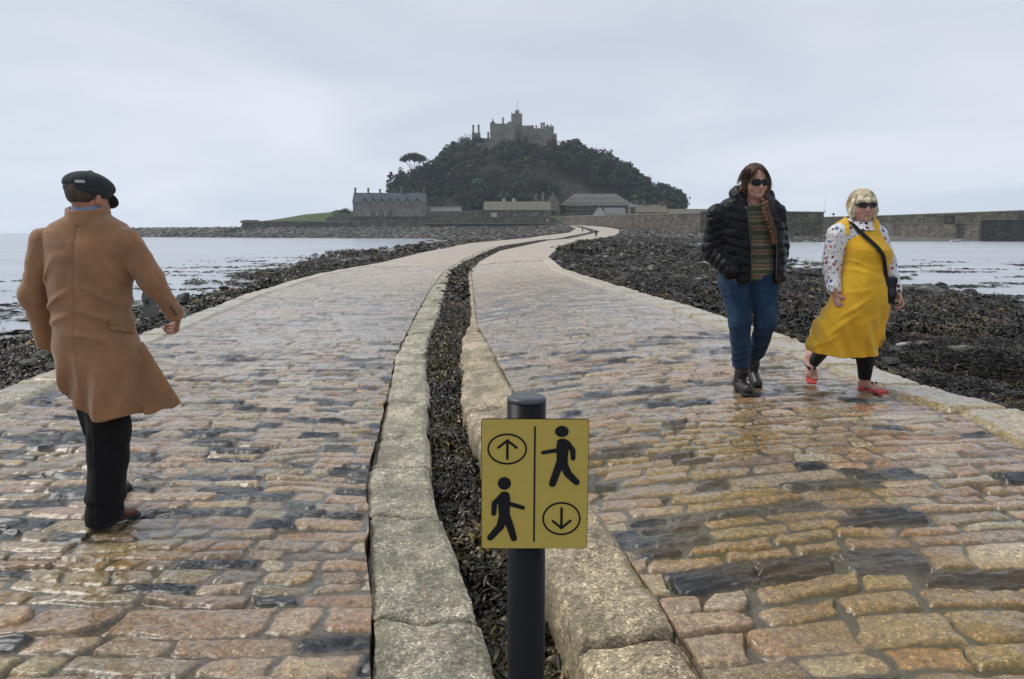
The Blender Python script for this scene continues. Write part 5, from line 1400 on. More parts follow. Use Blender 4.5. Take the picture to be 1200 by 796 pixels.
    def folds(P):
        x, y, z = P[..., 0], P[..., 1], P[..., 2]
        f = .0
        # drag lines across the waist and under the arms
        for (px, py, ang, ln, wd, am) in ((75, 352, .55, .10, .014, .010), (80, 372, .35, .12, .016, .009), (130, 345, -.55, .10, .015, .010), (128, 368, -.35, .11, .016, .010), (120, 392, -.2, .10, .018, .007), (64, 320, .9, .07, .014, .008), (142, 318, -1.0, .07, .014, .009), (88, 300, .1, .10, .03, .005), (118, 290, -.2, .1, .03, .005)):
            c = W_(px, py); dx = x - c[0]; dz = z - c[2]; u = dx * math.cos(ang) + dz * math.sin(ang); v = -dx * math.sin(ang) + dz * math.cos(ang)
            f = f + am * np.exp(-(u / ln) ** 2 - (v / wd) ** 2)
        # hanging folds of the skirt
        zt = sstep(W_(0, 390)[2], W_(0, 480)[2], z); f = f + zt * (.012 * np.sin(x * 34 + z * 5 + 1.2) + .008 * np.sin(x * 61 - z * 9) + .006 * np.sin(y * 40))
        return f * 1.35 + fbm(x * 7 + y * 5, z * 4, 5, 3) * .014
    wn = lambda D, P: D + folds(P) * -1.0
    def sleeve(P, a, b, c, r, wr):
        D = chain(P, [a, b, c], [r, r * .82, wr], .03)
        t = P[..., 2]; e = np.linalg.norm(P - b, axis=-1)
        D = D + .004 * np.exp(-(e / .09) ** 2) * np.sin(e * 110 + P[..., 0] * 60) + fbm(P[..., 0] * 12 + P[..., 1] * 9, t * 11, 9, 3) * .012
        v = (c - b) / np.linalg.norm(c - b); return smax(D, (P - c) @ v - .012, .004)
    def coat(P):
        D = lf.d(P)
        zs, z = SX(P[..., 2]), P[..., 2]
        back = (P[..., 1] < YM + .02)
        D = D + back * .0065 * np.exp(-((P[..., 0] - zs) / .005) ** 2)
        vent = back * (z < W_(0, 392)[2]); D = D + vent * .007 * sstep(0, .012, P[..., 0] - zs) * (1 - sstep(.012, .10, P[..., 0] - zs))
        D = wn(D, P)
        D = smin(D, sleeve(P, shL, elL, wrL, .071, .048), .012)
        D = smin(D, sleeve(P, shR, elR, wrR, .072, .043), .012)
        for sx in (W_(52, 280, -.08)[0], W_(150, 280, -.08)[0]):      # armhole seams
            s_ = np.abs(P[..., 0] - sx - (z - 1.2) * (.10 if sx > -2 else -.10)); D = D + .0035 * np.exp(-(s_ / .006) ** 2) * (z > 1.08)
        c0 = W_(150, 372, .03); c1 = W_(206, 459, -.02); c2 = W_(150, 500, .0); n_ = np.cross(c1 - c0, c2 - c0); n_ /= np.linalg.norm(n_); q = P - c0
        pl = np.abs(q @ n_ + .012 * np.sin(P[..., 2] * 18 + P[..., 0] * 22)) - .007; e_ = np.cross(n_, c1 - c0); e_ /= np.linalg.norm(e_); e_ = e_ * (-1 if (c2 - c0) @ e_ > 0 else 1)
        pl = np.maximum(np.maximum(pl, q @ e_), W_(140, 0)[0] - P[..., 0]); D = smin(D, pl, .022)
        hem = np.interp(P[..., 0], [W_(60, 0)[0], W_(95, 0)[0], W_(150, 0)[0], W_(176, 0)[0], W_(206, 0)[0]], [W_(0, 466)[2], W_(0, 485)[2], W_(0, 484)[2], W_(0, 478)[2], W_(0, 457)[2]])
        hem = hem + .006 * np.sin(P[..., 0] * 40)
        torso_in = lf.d(P) - folds(P) + .016
        D = np.where(z < hem + .05, np.maximum(D, -torso_in), D)
        return smax(D, hem - z, .004)
    cm = cloth('camel_wool', (.30, .153, .074), 240, .7, .22, .88, .35, .30)
    ct = sobj('coat', coat, np.array([-2.52, YM - .30, .52]), np.array([-1.50, YM + .36, 1.58]), .0058, cm, root, org)
    sobj('coat_collar', ringf(W_(103, 251, .02), .088, .090, -.036, .034, .010, .22), W_(103, 251) - .2, W_(103, 251) + .2, .0045, cm, ct, org)
    # pocket flap and sleeve buttons
    for (px, py) in ((152, 382),):
        x, z = W_(px, py)[0], W_(px, py)[2]
        def flap(P, x=x, z=z):
            q = P - np.array([x - .012, 0, z]); D0 = lf.d(P) - folds(P); k = np.maximum(np.abs(q[..., 0]) - .036, np.abs(q[..., 2] + q[..., 0] * .35) - .022)
            return smax(np.maximum(D0 - .009, -D0 - .004), k - .0, .004) + (P[..., 1] > YM + .02) * .05
        sobj('pocket_flap', flap, (x - .08, YM - .2, z - .06), (x + .08, YM + .1, z + .06), .003, cm, ct, org)
    v = (wrR - elR) / np.linalg.norm(wrR - elR)
    for k in range(3):
        p = wrR - v * (.012 + .02 * k) + np.array([.022, -.038, .002]); m = MB(); m.ring_tube([p, p + np.array([.002, -.006, 0])], [.0075, .0065], 10); m.build('button', M_black, ct, smooth=False, origin=tuple(org))
    # ---- trousers
    def trou(P):
        z = P[..., 2]
        D = chain(P, [hip_r, knR, anR + np.array([0, 0, .0])], [.108, .092, .086], .03)
        D = smin(D, chain(P, [hip_l + np.array([-.01, 0, 0]), knL, anL], [.100, .084, .078], .03), .03)
        D = D + .006 * np.sin(z * 24 + P[..., 0] * 30) * np.exp(-((z - .48) / .12) ** 2) + fbm(P[..., 0] * 9, z * 5, 15, 3) * .016
        D = D + .010 * np.exp(-((z - .12) / .02) ** 2) * .6 - .008 * np.exp(-((z - .155) / .02) ** 2)
        D = D - .005 * np.exp(-((P[..., 0] - W_(121, 540)[0]) / .006) ** 2)
        return smax(D, .030 - z + .16 * (P[..., 0] - anR[0]) + .25 * np.maximum(P[..., 1] - anR[1] - .1, 0), .006)
    ps = lambda t, p, c: t.mix(t.math('MULTIPLY', t.ramp(t.n('ShaderNodeTexWave', wave_type='BANDS', bands_direction='X', inputs={'Vector': p, 'Scale': 22.0}).outputs[0], [(.9, 0), (.99, 1)]), .13), c, (.05, .05, .055))
    sobj('trousers', trou, (-2.12, YM - .2, .0), (-1.62, YM + .58, .85), .006, cloth('black_pinstripe', (.0075, .0075, .009), 400, .3, .3, .85, .05, .3, ps), root, org)
    # ---- shoes
    M_shoe = simple('brown_leather', (.135, .045, .026), .30, .35, 30, .15, spec=.5); M_sole = simple('dark_sole', (.018, .014, .012), .6)
    def shoe(heel, toe):
        u = toe - heel; u[2] = 0; u /= np.linalg.norm(u); sd = np.array([-u[1], u[0], 0]); h0 = heel.copy(); h0[2] = .0; t0 = toe.copy(); t0[2] = 0
        def f(P):
            D = cap(P, h0 + [0, 0, .050], h0 + u * .10 + [0, 0, .060], .029, .033)
            D = smin(D, cap(P, h0 + u * .08 + [0, 0, .045], t0 + u * .02 + [0, 0, .030], .038, .026), .03)
            D = smin(D, cap(P, h0 + [0, 0, .05], h0 + u * .02 + [0, 0, .070], .027, .030), .03)
            a = (P - h0) @ u; D = D + .002 * np.exp(-((a - .165) / .003) ** 2) + .0015 * np.sin(a * 200) * np.exp(-((a - .13) / .02) ** 2)
            return smax(D, .022 - P[..., 2], .003)
        def g(P):
            D = cap(P * [1, 1, 0], h0 * [1, 1, 0], (t0 + u * .025) * [1, 1, 0], .032, .036)
            z = P[..., 2]; a = (P - h0) @ u
            lift = .010 * sstep(.05, .08, a) * (1 - sstep(.13, .17, a)) + .012 * sstep(.2, .27, a)
            return smax(np.maximum(D, z - .024), (.001 + lift) - z, .002)
        lo = np.minimum(h0, t0) - .08; hi = np.maximum(h0, t0) + .08; lo[2] = -.01; hi[2] = .17
        s = sobj('shoe', f, lo, hi, .0042, M_shoe, root, org); sobj('sole', g, lo, hi, .004, M_sole, s, org)
    shoe(heel, toe); shoe(heelL, toeL)
    return root
man()
# ================= the two women =================
def zz(x, y): return 790 + x / 2.487, 170 + y / 2.487
def ribbon_mesh(pts, nrms, w, th):
    """a flat strap along pts"""
    pts = np.array(pts); nrms = np.array(nrms); d = np.gradient(pts, axis=0); d /= np.linalg.norm(d, axis=1)[:, None]
    s = np.cross(d, nrms); s /= np.linalg.norm(s, axis=1)[:, None]; n = np.cross(s, d)
    V = np.stack([pts - s * w / 2, pts + s * w / 2, pts + s * w / 2 + n * th, pts - s * w / 2 + n * th], 1).reshape(-1, 3); k = len(pts)
    Q = [(i * 4 + a, i * 4 + (a + 1) % 4, i * 4 + 4 + (a + 1) % 4, i * 4 + 4 + a) for i in range(k - 1) for a in range(4)] + [(0, 3, 2, 1), tuple((k - 1) * 4 + a for a in range(4))]
    m = MB(); m.add(V, Q); return m
def glasses(parent, org, hc, R, s, w=.030, h=.021, name='sunglasses'):
    T = lambda p: np.asarray(p) @ R.T * s + hc
    fr = MB(); le = []
    for sd in (-1, 1):
        c = np.array([sd * .0335, -.104, .008]); a = np.linspace(0, 2 * math.pi, 25)[:-1]; ca, sa = np.cos(a), np.sin(a)
        x = np.sign(ca) * np.abs(ca) ** .7 * w; z = np.sign(sa) * np.abs(sa) ** .75 * h; y = (np.abs(x + sd * .0335) / .065) ** 2 * .020
        rim = np.stack([c[0] + x, c[1] + y, c[2] + z], -1)
        fr.ring_tube([T(p) for p in np.concatenate([rim, rim[:1]])], .0028 * s, 6, caps=False)
        lp = T(np.concatenate([rim * 1.0, [[c[0], c[1] - .004 + .004, c[2]]]])); L = MB(); L.add(lp, None, [(24, (i + 1) % 24, i) for i in range(24)]); lp2 = T(np.concatenate([rim, [[c[0], c[1] + .006, c[2]]]])); L.add(lp2, None, [(24, i, (i + 1) % 24) for i in range(24)]); le.append(L)
        fr.ring_tube([T((sd * .064, -.090, .013)), T((sd * .076, -.075, .014)), T((sd * .082, .01, .010))], [(.006 * s, .002 * s)] * 3, 6)
    fr.ring_tube([T((-.008, -.109, .012)), T((0, -.113, .014)), T((.008, -.109, .012))], .0032 * s, 6)
    f = fr.build(name, M_black, parent, smooth=True, origin=org)
    for L in le: L.build('lens', M_lens, f, smooth=True, origin=org)

def puffer_woman():
    Y0 = 5.86; W_ = lambda x, y, d=0.0: at_y(*zz(x, y), Y0 + d)
    g = float(zright(np.array([1.72]), np.array([5.85]))[0]) + .018
    T1 = W_(214, 712); heel_f = np.array([W_(196, 700, .10)[0], Y0 + .17, g]); toe_f = np.array([W_(212, 700)[0], Y0 - .04, g])
    org = np.array([heel_f[0], heel_f[1], g]); ot = tuple(org)
    root = thing('person', 'long haired woman in a black puffer jacket, striped jumper and blue jeans', 'person', ot)
    hc = W_(236, 110, .0); R = rotz(.14) @ rotx(.10) @ roty(-.03); HS = 1.0
    hl = lambda P: ((P - hc) @ R) / HS
    shL, elL, wrL = W_(128, 205), W_(112, 308, .03), W_(166, 366, -.10)
    shR, elR, wrR = W_(296, 205), W_(305, 308, .05), W_(296, 370, -.02)
    hpA, knA, anA = W_(172, 395), W_(192, 510, -.03), W_(196, 640, .08)
    hpB, knB, anB = W_(258, 395), W_(266, 520, -.05), W_(232, 622, .34)
    footB_h = np.array([anB[0] + .0, anB[1] + .10, g + .10]); footB_t = np.array([W_(232, 680, .3)[0] + .01, anB[1] - .08, g])
    def body(P):
        D = head_local(hl(P), .004) * HS
        D = smin(D, cap(P, W_(232, 178, .03), hc + [0, .015, -.05], .058, .052), .03)
        D = smin(D, cap(P, W_(222, 230, .02), W_(215, 390, .02), .13, .13, (0, 1, 0), .6), .05)
        D = smin(D, cap(P, shL, shR, .045, .045), .05)
        for a, b, c in ((shL, elL, wrL), (shR, elR, wrR)): D = smin(D, chain(P, [a, b, c], [.045, .036, .026], .02), .02)
        for a, b, c in ((hpA, knA, anA), (hpB, knB, anB)): D = smin(D, chain(P, [a, b, c], [.075, .05, .028], .02), .03)
        D = smin(D, cap(P, heel_f + [0, 0, .045], toe_f + [0, 0, .04], .03, .028), .02); D = smin(D, cap(P, footB_h, footB_t + [0, 0, .04], .03, .028), .02)
        D = smin(D, hand_sdf(P, wrL, (.55, -.0, -.75), (0, .9, 0), (.5, -.3, .8), .165, .4), .01)
        D = smin(D, hand_sdf(P, wrR, (-.45, -.1, -.8), (0, .9, 0), (-.5, -.3, .8), .165, .4), .01)
        return D
    skin, lip, ck = (.50, .285, .215), (.38, .12, .10), (.56, .24, .19)
    sobj('body', body, (W_(60, 0)[0], Y0 - .3, g - .01), (W_(345, 0)[0], Y0 + .62, W_(0, 30)[2]), .0062, M_skin, root, org, lambda V: head_col(hl(V), skin, lip, ck))
    glasses(root, ot, hc, R, HS, .031, .023)
    # hair
    M_h = hair_mat('long_brown_hair', (.022, .011, .006), (.115, .055, .026), (110, 110, 12))
    def hair(P):
        Q = hl(P); x, y, z = Q[..., 0], Q[..., 1], Q[..., 2]
        D = ell(Q, (0, .016, .046), (.088, .104, .094))
        D = smax(D, -(ell(Q, (0, -.104, -.006), (.068, .084, .118))), .008)
        D = smin(D, chain(Q, [(-.070, .0, .02), (-.083, .012, -.05), (-.080, .03, -.13), (-.06, .05, -.17)], [.024, .026, .028, .02], .02), .015)
        D = smin(D, chain(Q, [(.068, -.03, .04), (.078, -.035, -.03), (.070, -.03, -.10), (.05, -.06, -.16)], [.024, .022, .026, .030], .02), .015)
        D = smin(D, cap(Q, (0, .07, .0), (0, .075, -.12), .055, .05), .03)
        ang = np.arctan2(x, y + .02)
        D = D + .0022 * np.sin(ang * 34 + z * 20 + 2 * np.sin(z * 16)) + .0012 * np.sin(ang * 97 + z * 25) + .007 * np.exp(-(x / .004) ** 2) * (z > .08)
        return D + noise3(Q * np.array([1, 1, .2]), 60, 6) * .004
    sobj('hair', hair, hc - .26, hc + .19, .0042, M_h, root, org)
    r = np.random.default_rng(15); N = 1700; th = r.uniform(-2.7, 2.7, N); ph = r.uniform(.05, 1.25, N); th = np.where(np.abs(th) < .55, th * 3, th)
    q = np.stack([np.sin(th) * np.sin(ph) * .087, -np.cos(th) * np.sin(ph) * .102 + .016, np.cos(ph) * .092 + .046], -1)
    d = np.stack([np.sign(np.sin(th)) * (.55 + .5 * np.abs(np.sin(th))), -np.cos(th) * .35 + .1, -.2 - .5 * ph], -1)
    strands('loose_strands', root.children[-1], ot, M_h, q @ R.T * HS + hc, d @ R.T, .11, .0014, 16, 2.0, 6, .12)
    # jumper
    rows = [(190, 262, 160, .03, .07), (170, 285, 175, .02, .10), (150, 300, 200, .02, .115), (145, 306, 240, .02, .135), (146, 308, 280, .02, .140), (142, 308, 330, .02, .145), (140, 310, 370, .02, .150), (145, 306, 392, .02, .145)]
    R2 = [(zz(l, 0)[0], zz(r, 0)[0], zz(0, y)[1], d, b) for l, r, y, d, b in rows]; jl = Loft(R2, Y0)
    def jcol(t, p, c):
        z = t.n('ShaderNodeSeparateXYZ'); t.set(z, 0, p); zo = z.outputs[2]
        w = t.math('ADD', t.math('MULTIPLY', t.noise(p, 14, 2), .012), zo)
        k = t.math('FRACT', t.math('MULTIPLY', w, 1 / .172))
        cr = t.ramp(k, [(0, (.060, .070, .040)), (.10, (.060, .070, .040)), (.15, (.20, .17, .10)), (.22, (.145, .05, .035)), (.29, (.17, .15, .10)), (.36, (.055, .065, .040)), (.46, (.075, .085, .050)), (.54, (.26, .23, .155)), (.62, (.12, .045, .035)), (.68, (.23, .19, .12)), (.76, (.07, .06, .05)), (.86, (.17, .16, .10)), (.95, (.06, .07, .045))])
        kn = t.ramp(t.noise(t.map(p, (1, 1, 3)), 90, 2, .7), [(.35, .45), (.65, 1.6)])
        return t.mix(1.0, cr, kn, 'MULTIPLY')
    M_j = cloth('striped_knit', (.1, .1, .07), 160, 1.0, .2, .95, .3, .4, jcol)
    def jumper(P):
        D = jl.d(P, -.012) + fbm(P[..., 0] * 9, P[..., 2] * 9, 3, 3) * .010 + .0022 * np.sin(P[..., 2] * 420)
        D = D - .008 * np.exp(-((P[..., 2] - W_(0, 378)[2]) / .03) ** 2) * 0
        nk = W_(228, 158, .0); return smax(D, -(np.linalg.norm((P - nk) * [1, .9, 1.6], axis=-1) - .072), .004)
    sobj('jumper', jumper, (W_(120, 0)[0], Y0 - .2, W_(0, 398)[2]), (W_(325, 0)[0], Y0 + .25, W_(0, 150)[2]), .0055, M_j, root, org)
    # jacket
    rows = [(178, 276, 148, .05, .08), (152, 296, 160, .04, .11), (128, 312, 180, .03, .135), (120, 318, 205, .02, .15), (126, 320, 250, .02, .165), (130, 322, 300, .02, .17), (136, 322, 345, .02, .172), (142, 322, 380, .02, .17), (148, 320, 405, .02, .165), (150, 318, 425, .02, .16)]
    R2 = [(zz(l, 0)[0], zz(r, 0)[0], zz(0, y)[1], d, b) for l, r, y, d, b in rows]; jk = Loft(R2, Y0, 2.3)
    zs = lambda y: W_(0, y)[2]
    oL = lambda z: np.interp(z, [zs(420), zs(380), zs(300), zs(200), zs(150)], [W_(216, 0)[0], W_(222, 0)[0], W_(219, 0)[0], W_(206, 0)[0], W_(200, 0)[0]])
    oR = lambda z: np.interp(z, [zs(420), zs(380), zs(300), zs(200), zs(150)], [W_(300, 0)[0], W_(292, 0)[0], W_(291, 0)[0], W_(270, 0)[0], W_(256, 0)[0]])
    def q_(s, per, amp): 
        f = np.abs(np.sin(math.pi * s / per)); return amp * f ** .55
    def arm(P, a, b, c, r):
        D1, t1 = cap(P, a, b, r[0], r[1], T=True); D2, t2 = cap(P, b, c, r[1], r[2], T=True)
        L1 = np.linalg.norm(b - a); L2 = np.linalg.norm(c - b); s = np.where(D1 < D2, t1 * L1, L1 + t2 * L2)
        D = smin(D1, D2, .03); return D - q_(s + .02 * np.sin(P[..., 0] * 30), .060, .0095) + .010 * fbm(P[..., 0] * 30, P[..., 2] * 30, 12, 2)
    def jacket(P):
        x, y, z = P[..., 0], P[..., 1], P[..., 2]; cx = jk.at(z)[0]
        D = jk.d(P) 
        sl = z - .22 * np.abs(x - W_(250, 0)[0])
        D = D - q_(sl, .062, .0095) + .009 * fbm(x * 26, z * 26, 14, 2) + fbm(x * 8, z * 6, 15, 2) * .014
        inner = jk.d(P, 0, False, False) + .022 
        D = np.maximum(D, -inner)
        front = y < Y0 + .03
        gap = np.maximum(oL(z) - x, x - oR(z)); D = np.where(front, np.maximum(D, -gap), D)
        hem = np.where(x < W_(222, 0)[0], np.interp(x, [W_(150, 0)[0], W_(175, 0)[0], W_(215, 0)[0]], [zs(402), zs(415), zs(398)]), zs(400)) 
        D = smax(D, hem - z, .01)
        nk = W_(231, 150, .01); D = smax(D, -(np.linalg.norm((P - nk) * [1, .85, 1.0], axis=-1) - .078), .006)
        A = arm(P, shL, elL, wrL, (.080, .074, .060)); B = arm(P, shR, elR, wrR, (.078, .064, .055))
        D = smin(D, A, .012); D = smin(D, B, .012)
        return D
    M_p = cloth('black_puffer_nylon', (.006, .006, .009), 50, .1, .3, .36, 0, .9)
    jo = sobj('puffer_jacket', jacket, (W_(60, 0)[0], Y0 - .28, W_(0, 428)[2]), (W_(345, 0)[0], Y0 + .30, W_(0, 140)[2]), .0058, M_p, root, org)
    def hood(P):
        pts = [W_(206, 172, -.055), W_(188, 150, .0), W_(180, 140, .06), W_(205, 132, .13), W_(245, 138, .14), W_(275, 150, .08), W_(282, 168, .0), W_(276, 185, -.05)]
        D = chain(P, pts, [.018, .030, .040, .045, .045, .036, .028, .016], .02); return D - .006 * np.abs(np.sin(P[..., 0] * 60 + P[..., 2] * 20)) + .008 * fbm(P[..., 0] * 20, P[..., 2] * 20, 18, 2)
    sobj('hood', hood, (W_(150, 0)[0], Y0 - .15, W_(0, 200)[2]), (W_(310, 0)[0], Y0 + .25, W_(0, 110)[2]), .005, M_p, jo, org)
    m = MB(); 
    for xs_, f in ((oL, -1), (oR, 1)):
        pts = [np.array([xs_(z) + f * .004, jk.front(float(xs_(z)), z, .016), z]) for z in np.linspace(zs(178), zs(394), 22)]; m.ring_tube(pts, .0055, 6)
    m.build('zip', M_black, jo, smooth=True, origin=ot)
    # braid over her left shoulder
    M_b = hair_mat('auburn_braid', (.045, .018, .008), (.20, .085, .03), (120, 120, 20))
    bp = [(262, 168, -.12), (266, 190, -.15), (272, 210, -.165), (280, 230, -.17), (286, 250, -.17), (291, 268, -.168)]
    def braid(P):
        D = None
        Pts = [W_(*b) for b in bp]; n = 9
        T = np.linspace(0, len(Pts) - 1.001, n * 2)
        for i, t_ in enumerate(T):
            k = int(t_); f = t_ - k; c = Pts[k] * (1 - f) + Pts[k + 1] * f; s = 1 if i % 2 else -1
            r = .030 - .010 * i / len(T); d = cap(P, c + [s * .010, 0, .016], c + [-s * .009, -.006, -.018], r * .62, r * .48); D = d if D is None else smin(D, d, .003)
        D = smin(D, cap(P, Pts[-1], Pts[-1] + np.array([.004, 0, -.035]), .016, .022), .01)
        return D + .0018 * np.sin(P[..., 0] * 500 + P[..., 2] * 330)
    sobj('braid', braid, (W_(235, 0)[0], Y0 - .28, W_(0, 300)[2]), (W_(310, 0)[0], Y0 - .05, W_(0, 150)[2]), .004, M_b, root, org)
    # jeans
    def jeans(P):
        x, z = P[..., 0], P[..., 2]
        D = cap(P, W_(185, 372, .03), W_(250, 372, .03), .125, .125); D = smax(D, z - zs(376), .01)
        D = smin(D, chain(P, [hpA, knA, anA + np.array([0, 0, -.02])], [.116, .080, .063], .03), .03)
        D = smin(D, chain(P, [hpB + np.array([.01, 0, 0]), knB, anB + np.array([0, 0, -.02])], [.116, .080, .061], .03), .025)
        for (px, py, am) in ((195, 520, .007), (190, 545, .006), (275, 515, .008), (262, 545, .008), (200, 600, .009), (195, 622, .009), (238, 590, .008), (160, 430, .006), (240, 420, .008)):
            c = W_(px, py); D = D - am * np.exp(-(((z - c[2]) - .3 * (x - c[0])) / .011) ** 2 - ((x - c[0]) / .07) ** 2)
        D = D + fbm(x * 10, z * 7, 25, 3) * .012
        D = D + .003 * np.exp(-((x - W_(222, 0)[0]) / .004) ** 2) * (z > zs(450))
        return smax(smax(D, z - zs(374), .01), zs(652) + .10 * (P[..., 1] > Y0 + .22) * .5 - z, .005)
    def dn(t, p, c):
        s = t.noise(t.map(p, (1, 1, .6)), 7, 4, .6); c = t.mix(t.ramp(s, [(.48, 0), (.72, .8)]), c, (.055, .105, .18)); return c
    sobj('jeans', jeans, (W_(105, 0)[0], Y0 - .25, W_(0, 660)[2]), (W_(335, 0)[0], Y0 + .5, W_(0, 355)[2]), .0058, cloth('blue_denim', (.016, .040, .085), 420, .5, .3, .85, .05, .5, dn), root, org)
    # boots
    M_bt = simple('black_boot_leather', (.028, .026, .025), .35, .4, 24, .3); M_so = simple('rubber_sole', (.012, .012, .012), .7)
    def boot(an, heel, toe):
        u = toe - heel; L = np.linalg.norm(u); u /= L; up = np.cross(np.cross(u, [0, 0, 1.]), u); up /= np.linalg.norm(up); up = up * (1 if up[2] > 0 else -1)
        def f(P):
            D = cap(P, heel + up * .055 + u * .01, toe + up * .048, .040, .038); D = smin(D, chain(P, [heel + up * .06, an + np.array([0, 0, -.02]), an + np.array([0, 0, .08])], [.045, .050, .060], .02), .03)
            a = (P - heel) @ u; D = D + .002 * np.exp(-((a - L * .68) / .004) ** 2) + .0025 * np.sin((P - heel) @ up * 190) * np.exp(-((a - L * .42) / .04) ** 2)
            return smax(smax(D, .02 - (P - heel) @ up, .003), P[..., 2] - an[2] - .085, .004)
        def s_(P):
            h = (P - heel) @ up; Q = P - h[..., None] * up; D = cap(Q, heel, toe + u * .012, .036, .042); a = (P - heel) @ u
            return smax(np.maximum(D, h - .021), (.001 + .012 * sstep(.06, .07, a) * (1 - sstep(.10, .12, a))) - h, .002)
        lo = np.minimum(np.minimum(heel, toe), an) - .10; hi = np.maximum(np.maximum(heel, toe), an) + .11
        b = sobj('boot', f, lo, hi, .0048, M_bt, root, org); sobj('sole', s_, lo, hi, .0045, M_so, b, org)
        m = MB()
        for k in range(5):
            c = an * (1 - k / 5) + (heel + u * L * .62 + up * .085) * (k / 5) - np.array([0, .058 - .012 * k, 0]) * (1 if u[1] < 0 else 1)
            m.ring_tube([c + [-.022, .008, .006], c + [0, -.004, 0], c + [.022, .008, -.006]], .0035, 5)
        m.build('laces', M_so, b, smooth=True, origin=ot)
    boot(W_(198, 652, .10), heel_f, toe_f); boot(W_(229, 632, .34), footB_h, footB_t)
    return root
puffer_woman()

def yellow_woman():
    Y0 = 5.72; W_ = lambda x, y, d=0.0: at_y(*zz(x, y), Y0 + d)
    zs = lambda y: W_(0, y)[2]; X_ = lambda x: W_(x, 0)[0]
    g = float(zright(np.array([2.6]), np.array([5.8]))[0]) + .022
    hB = np.array([W_(548, 705, .20)[0], Y0 + .20, g]); tB = np.array([W_(604, 725, .03)[0], Y0 + .04, g]); org = np.array([hB[0], hB[1], g]); ot = tuple(org)
    root = thing('person', 'blonde woman in a yellow pinafore dress and coral flip flops walking beside the seaweed', 'person', ot)
    hc = W_(548, 179, .0); R = rotz(-.02) @ rotx(.02); HS = .985
    hl = lambda P: ((P - hc) @ R) / HS
    shL, elL, wrL = W_(478, 262), W_(460, 350, .02), W_(467, 428, -.06)
    shR, elR, wrR = W_(598, 262), W_(624, 345, .04), W_(650, 428, -.06)
    knA, anA = W_(462, 560, .12), W_(402, 640, .52)
    knB, anB = W_(555, 580, .02), W_(558, 694, .12)
    tA = np.array([W_(400, 690, .43)[0], Y0 + .43, g + .010]); hA = np.array([W_(396, 640, .55)[0], Y0 + .56, g + .180])
    def foot(P, heel, toe, an):
        u = toe - heel; L = np.linalg.norm(u); u = u / L; sd = np.cross(u, [0, 0, 1.]); sd /= np.linalg.norm(sd); up = np.cross(sd, u)
        D = cap(P, an, heel + up * .045 + u * .015, .036, .034); D = smin(D, cap(P, heel + up * .04, heel + u * L * .62 + up * .030, .032, .026), .02)
        D = smin(D, cap(P, heel + u * L * .42 + up * .032, heel + u * L * .72 + up * .022, .036, .034, up, .62), .02)
        for k in range(5):
            o = (k - 2) * .0165; ln = L * (.98 - .02 * abs(k - 1) - .02 * k); D = smin(D, cap(P, heel + u * L * .70 + sd * o + up * .022, heel + u * ln + sd * o * 1.1 + up * .018, .0105 - .001 * (k > 0), .0095 - .001 * (k > 0)), .004)
        return smax(D, .014 - (P - heel) @ up, .003)
    def body(P):
        D = head_local(hl(P), .010) * HS
        D = smin(D, cap(P, W_(545, 225, .03), hc + [0, .01, -.06], .062, .058), .035)
        D = smin(D, cap(P, W_(545, 290, .02), W_(535, 440, .02), .14, .15, (0, 1, 0), .6), .05)
        D = smin(D, cap(P, shL, shR, .045, .045), .05)
        for a, b, c in ((shL, elL, wrL), (shR, elR, wrR)): D = smin(D, chain(P, [a, b, c], [.045, .036, .026], .02), .02)
        D = smin(D, chain(P, [W_(500, 450), knA, anA], [.09, .055, .036], .02), .03); D = smin(D, chain(P, [W_(565, 450), knB, anB], [.09, .055, .036], .02), .03)
        D = smin(D, foot(P, hA, tA, anA), .012); D = smin(D, foot(P, hB, tB, anB), .012)
        D = smin(D, hand_sdf(P, wrL + [.004, -.0, -.012], (.22, -.25, -.9), (.9, .3, 0), (.35, -.9, 0), .170, .75), .01)
        D = smin(D, hand_sdf(P, wrR + [.004, -.0, -.010], (.32, -.25, -.85), (-.9, .1, 0), (-.2, -.9, 0), .165, .9), .01)
        return D
    skin, lip, ck = (.52, .29, .23), (.40, .14, .12), (.60, .24, .20)
    sobj('body', body, (X_(365), Y0 - .3, g - .01), (X_(700), Y0 + .75, zs(120)), .0060, M_skin, root, org, lambda V: head_col(hl(V), skin, lip, ck))
    glasses(root, ot, hc, R, HS, .031, .017)
    M_h = hair_mat('blonde_bob', (.52, .42, .25), (.95, .87, .66), (120, 120, 14))
    def hair(P):
        Q = hl(P); x, y, z = Q[..., 0], Q[..., 1], Q[..., 2]
        D = ell(Q, (0, .012, .044), (.088, .104, .084))
        D = smin(D, ell(Q, (0, .030, -.020), (.088, .082, .082)), .03)
        cut = ell(Q, (.006, -.100, -.045), (.060, .080, .075)); D = smax(D, -cut, .010)
        for s in (-1, 1): D = smin(D, chain(Q, [(s * .072, -.035, .03), (s * .082, -.030, -.03), (s * .078, -.018, -.085)], [.020, .022, .015], .02), .015)
        D = smin(D, chain(Q, [(-.05, -.082, .045), (0, -.100, .040), (.05, -.082, .045)], [.014, .016, .014], .02), .02)
        ang = np.arctan2(x, y)
        D = D + .0012 * np.sin(ang * 30 + z * 10) + .0010 * np.sin(ang * 83 - z * 30)
        jag = .010 * np.sin(ang * 19) + .006 * np.sin(ang * 43)
        D = smax(D, -(z + .085 + jag - .03 * (y > .05)), .004)
        return D + noise3(Q * np.array([1, 1, .12]), 55, 6) * .005
    ho = sobj('hair', hair, hc - .2, hc + .18, .0042, M_h, root, org)
    r = np.random.default_rng(5); N = 2600; th = r.uniform(0, 2 * math.pi, N); ph = r.uniform(.15, 1.35, N)
    q = np.stack([np.sin(th) * np.sin(ph) * .090, -np.cos(th) * np.sin(ph) * .104 + .012, np.cos(ph) * .084 + .046], -1)
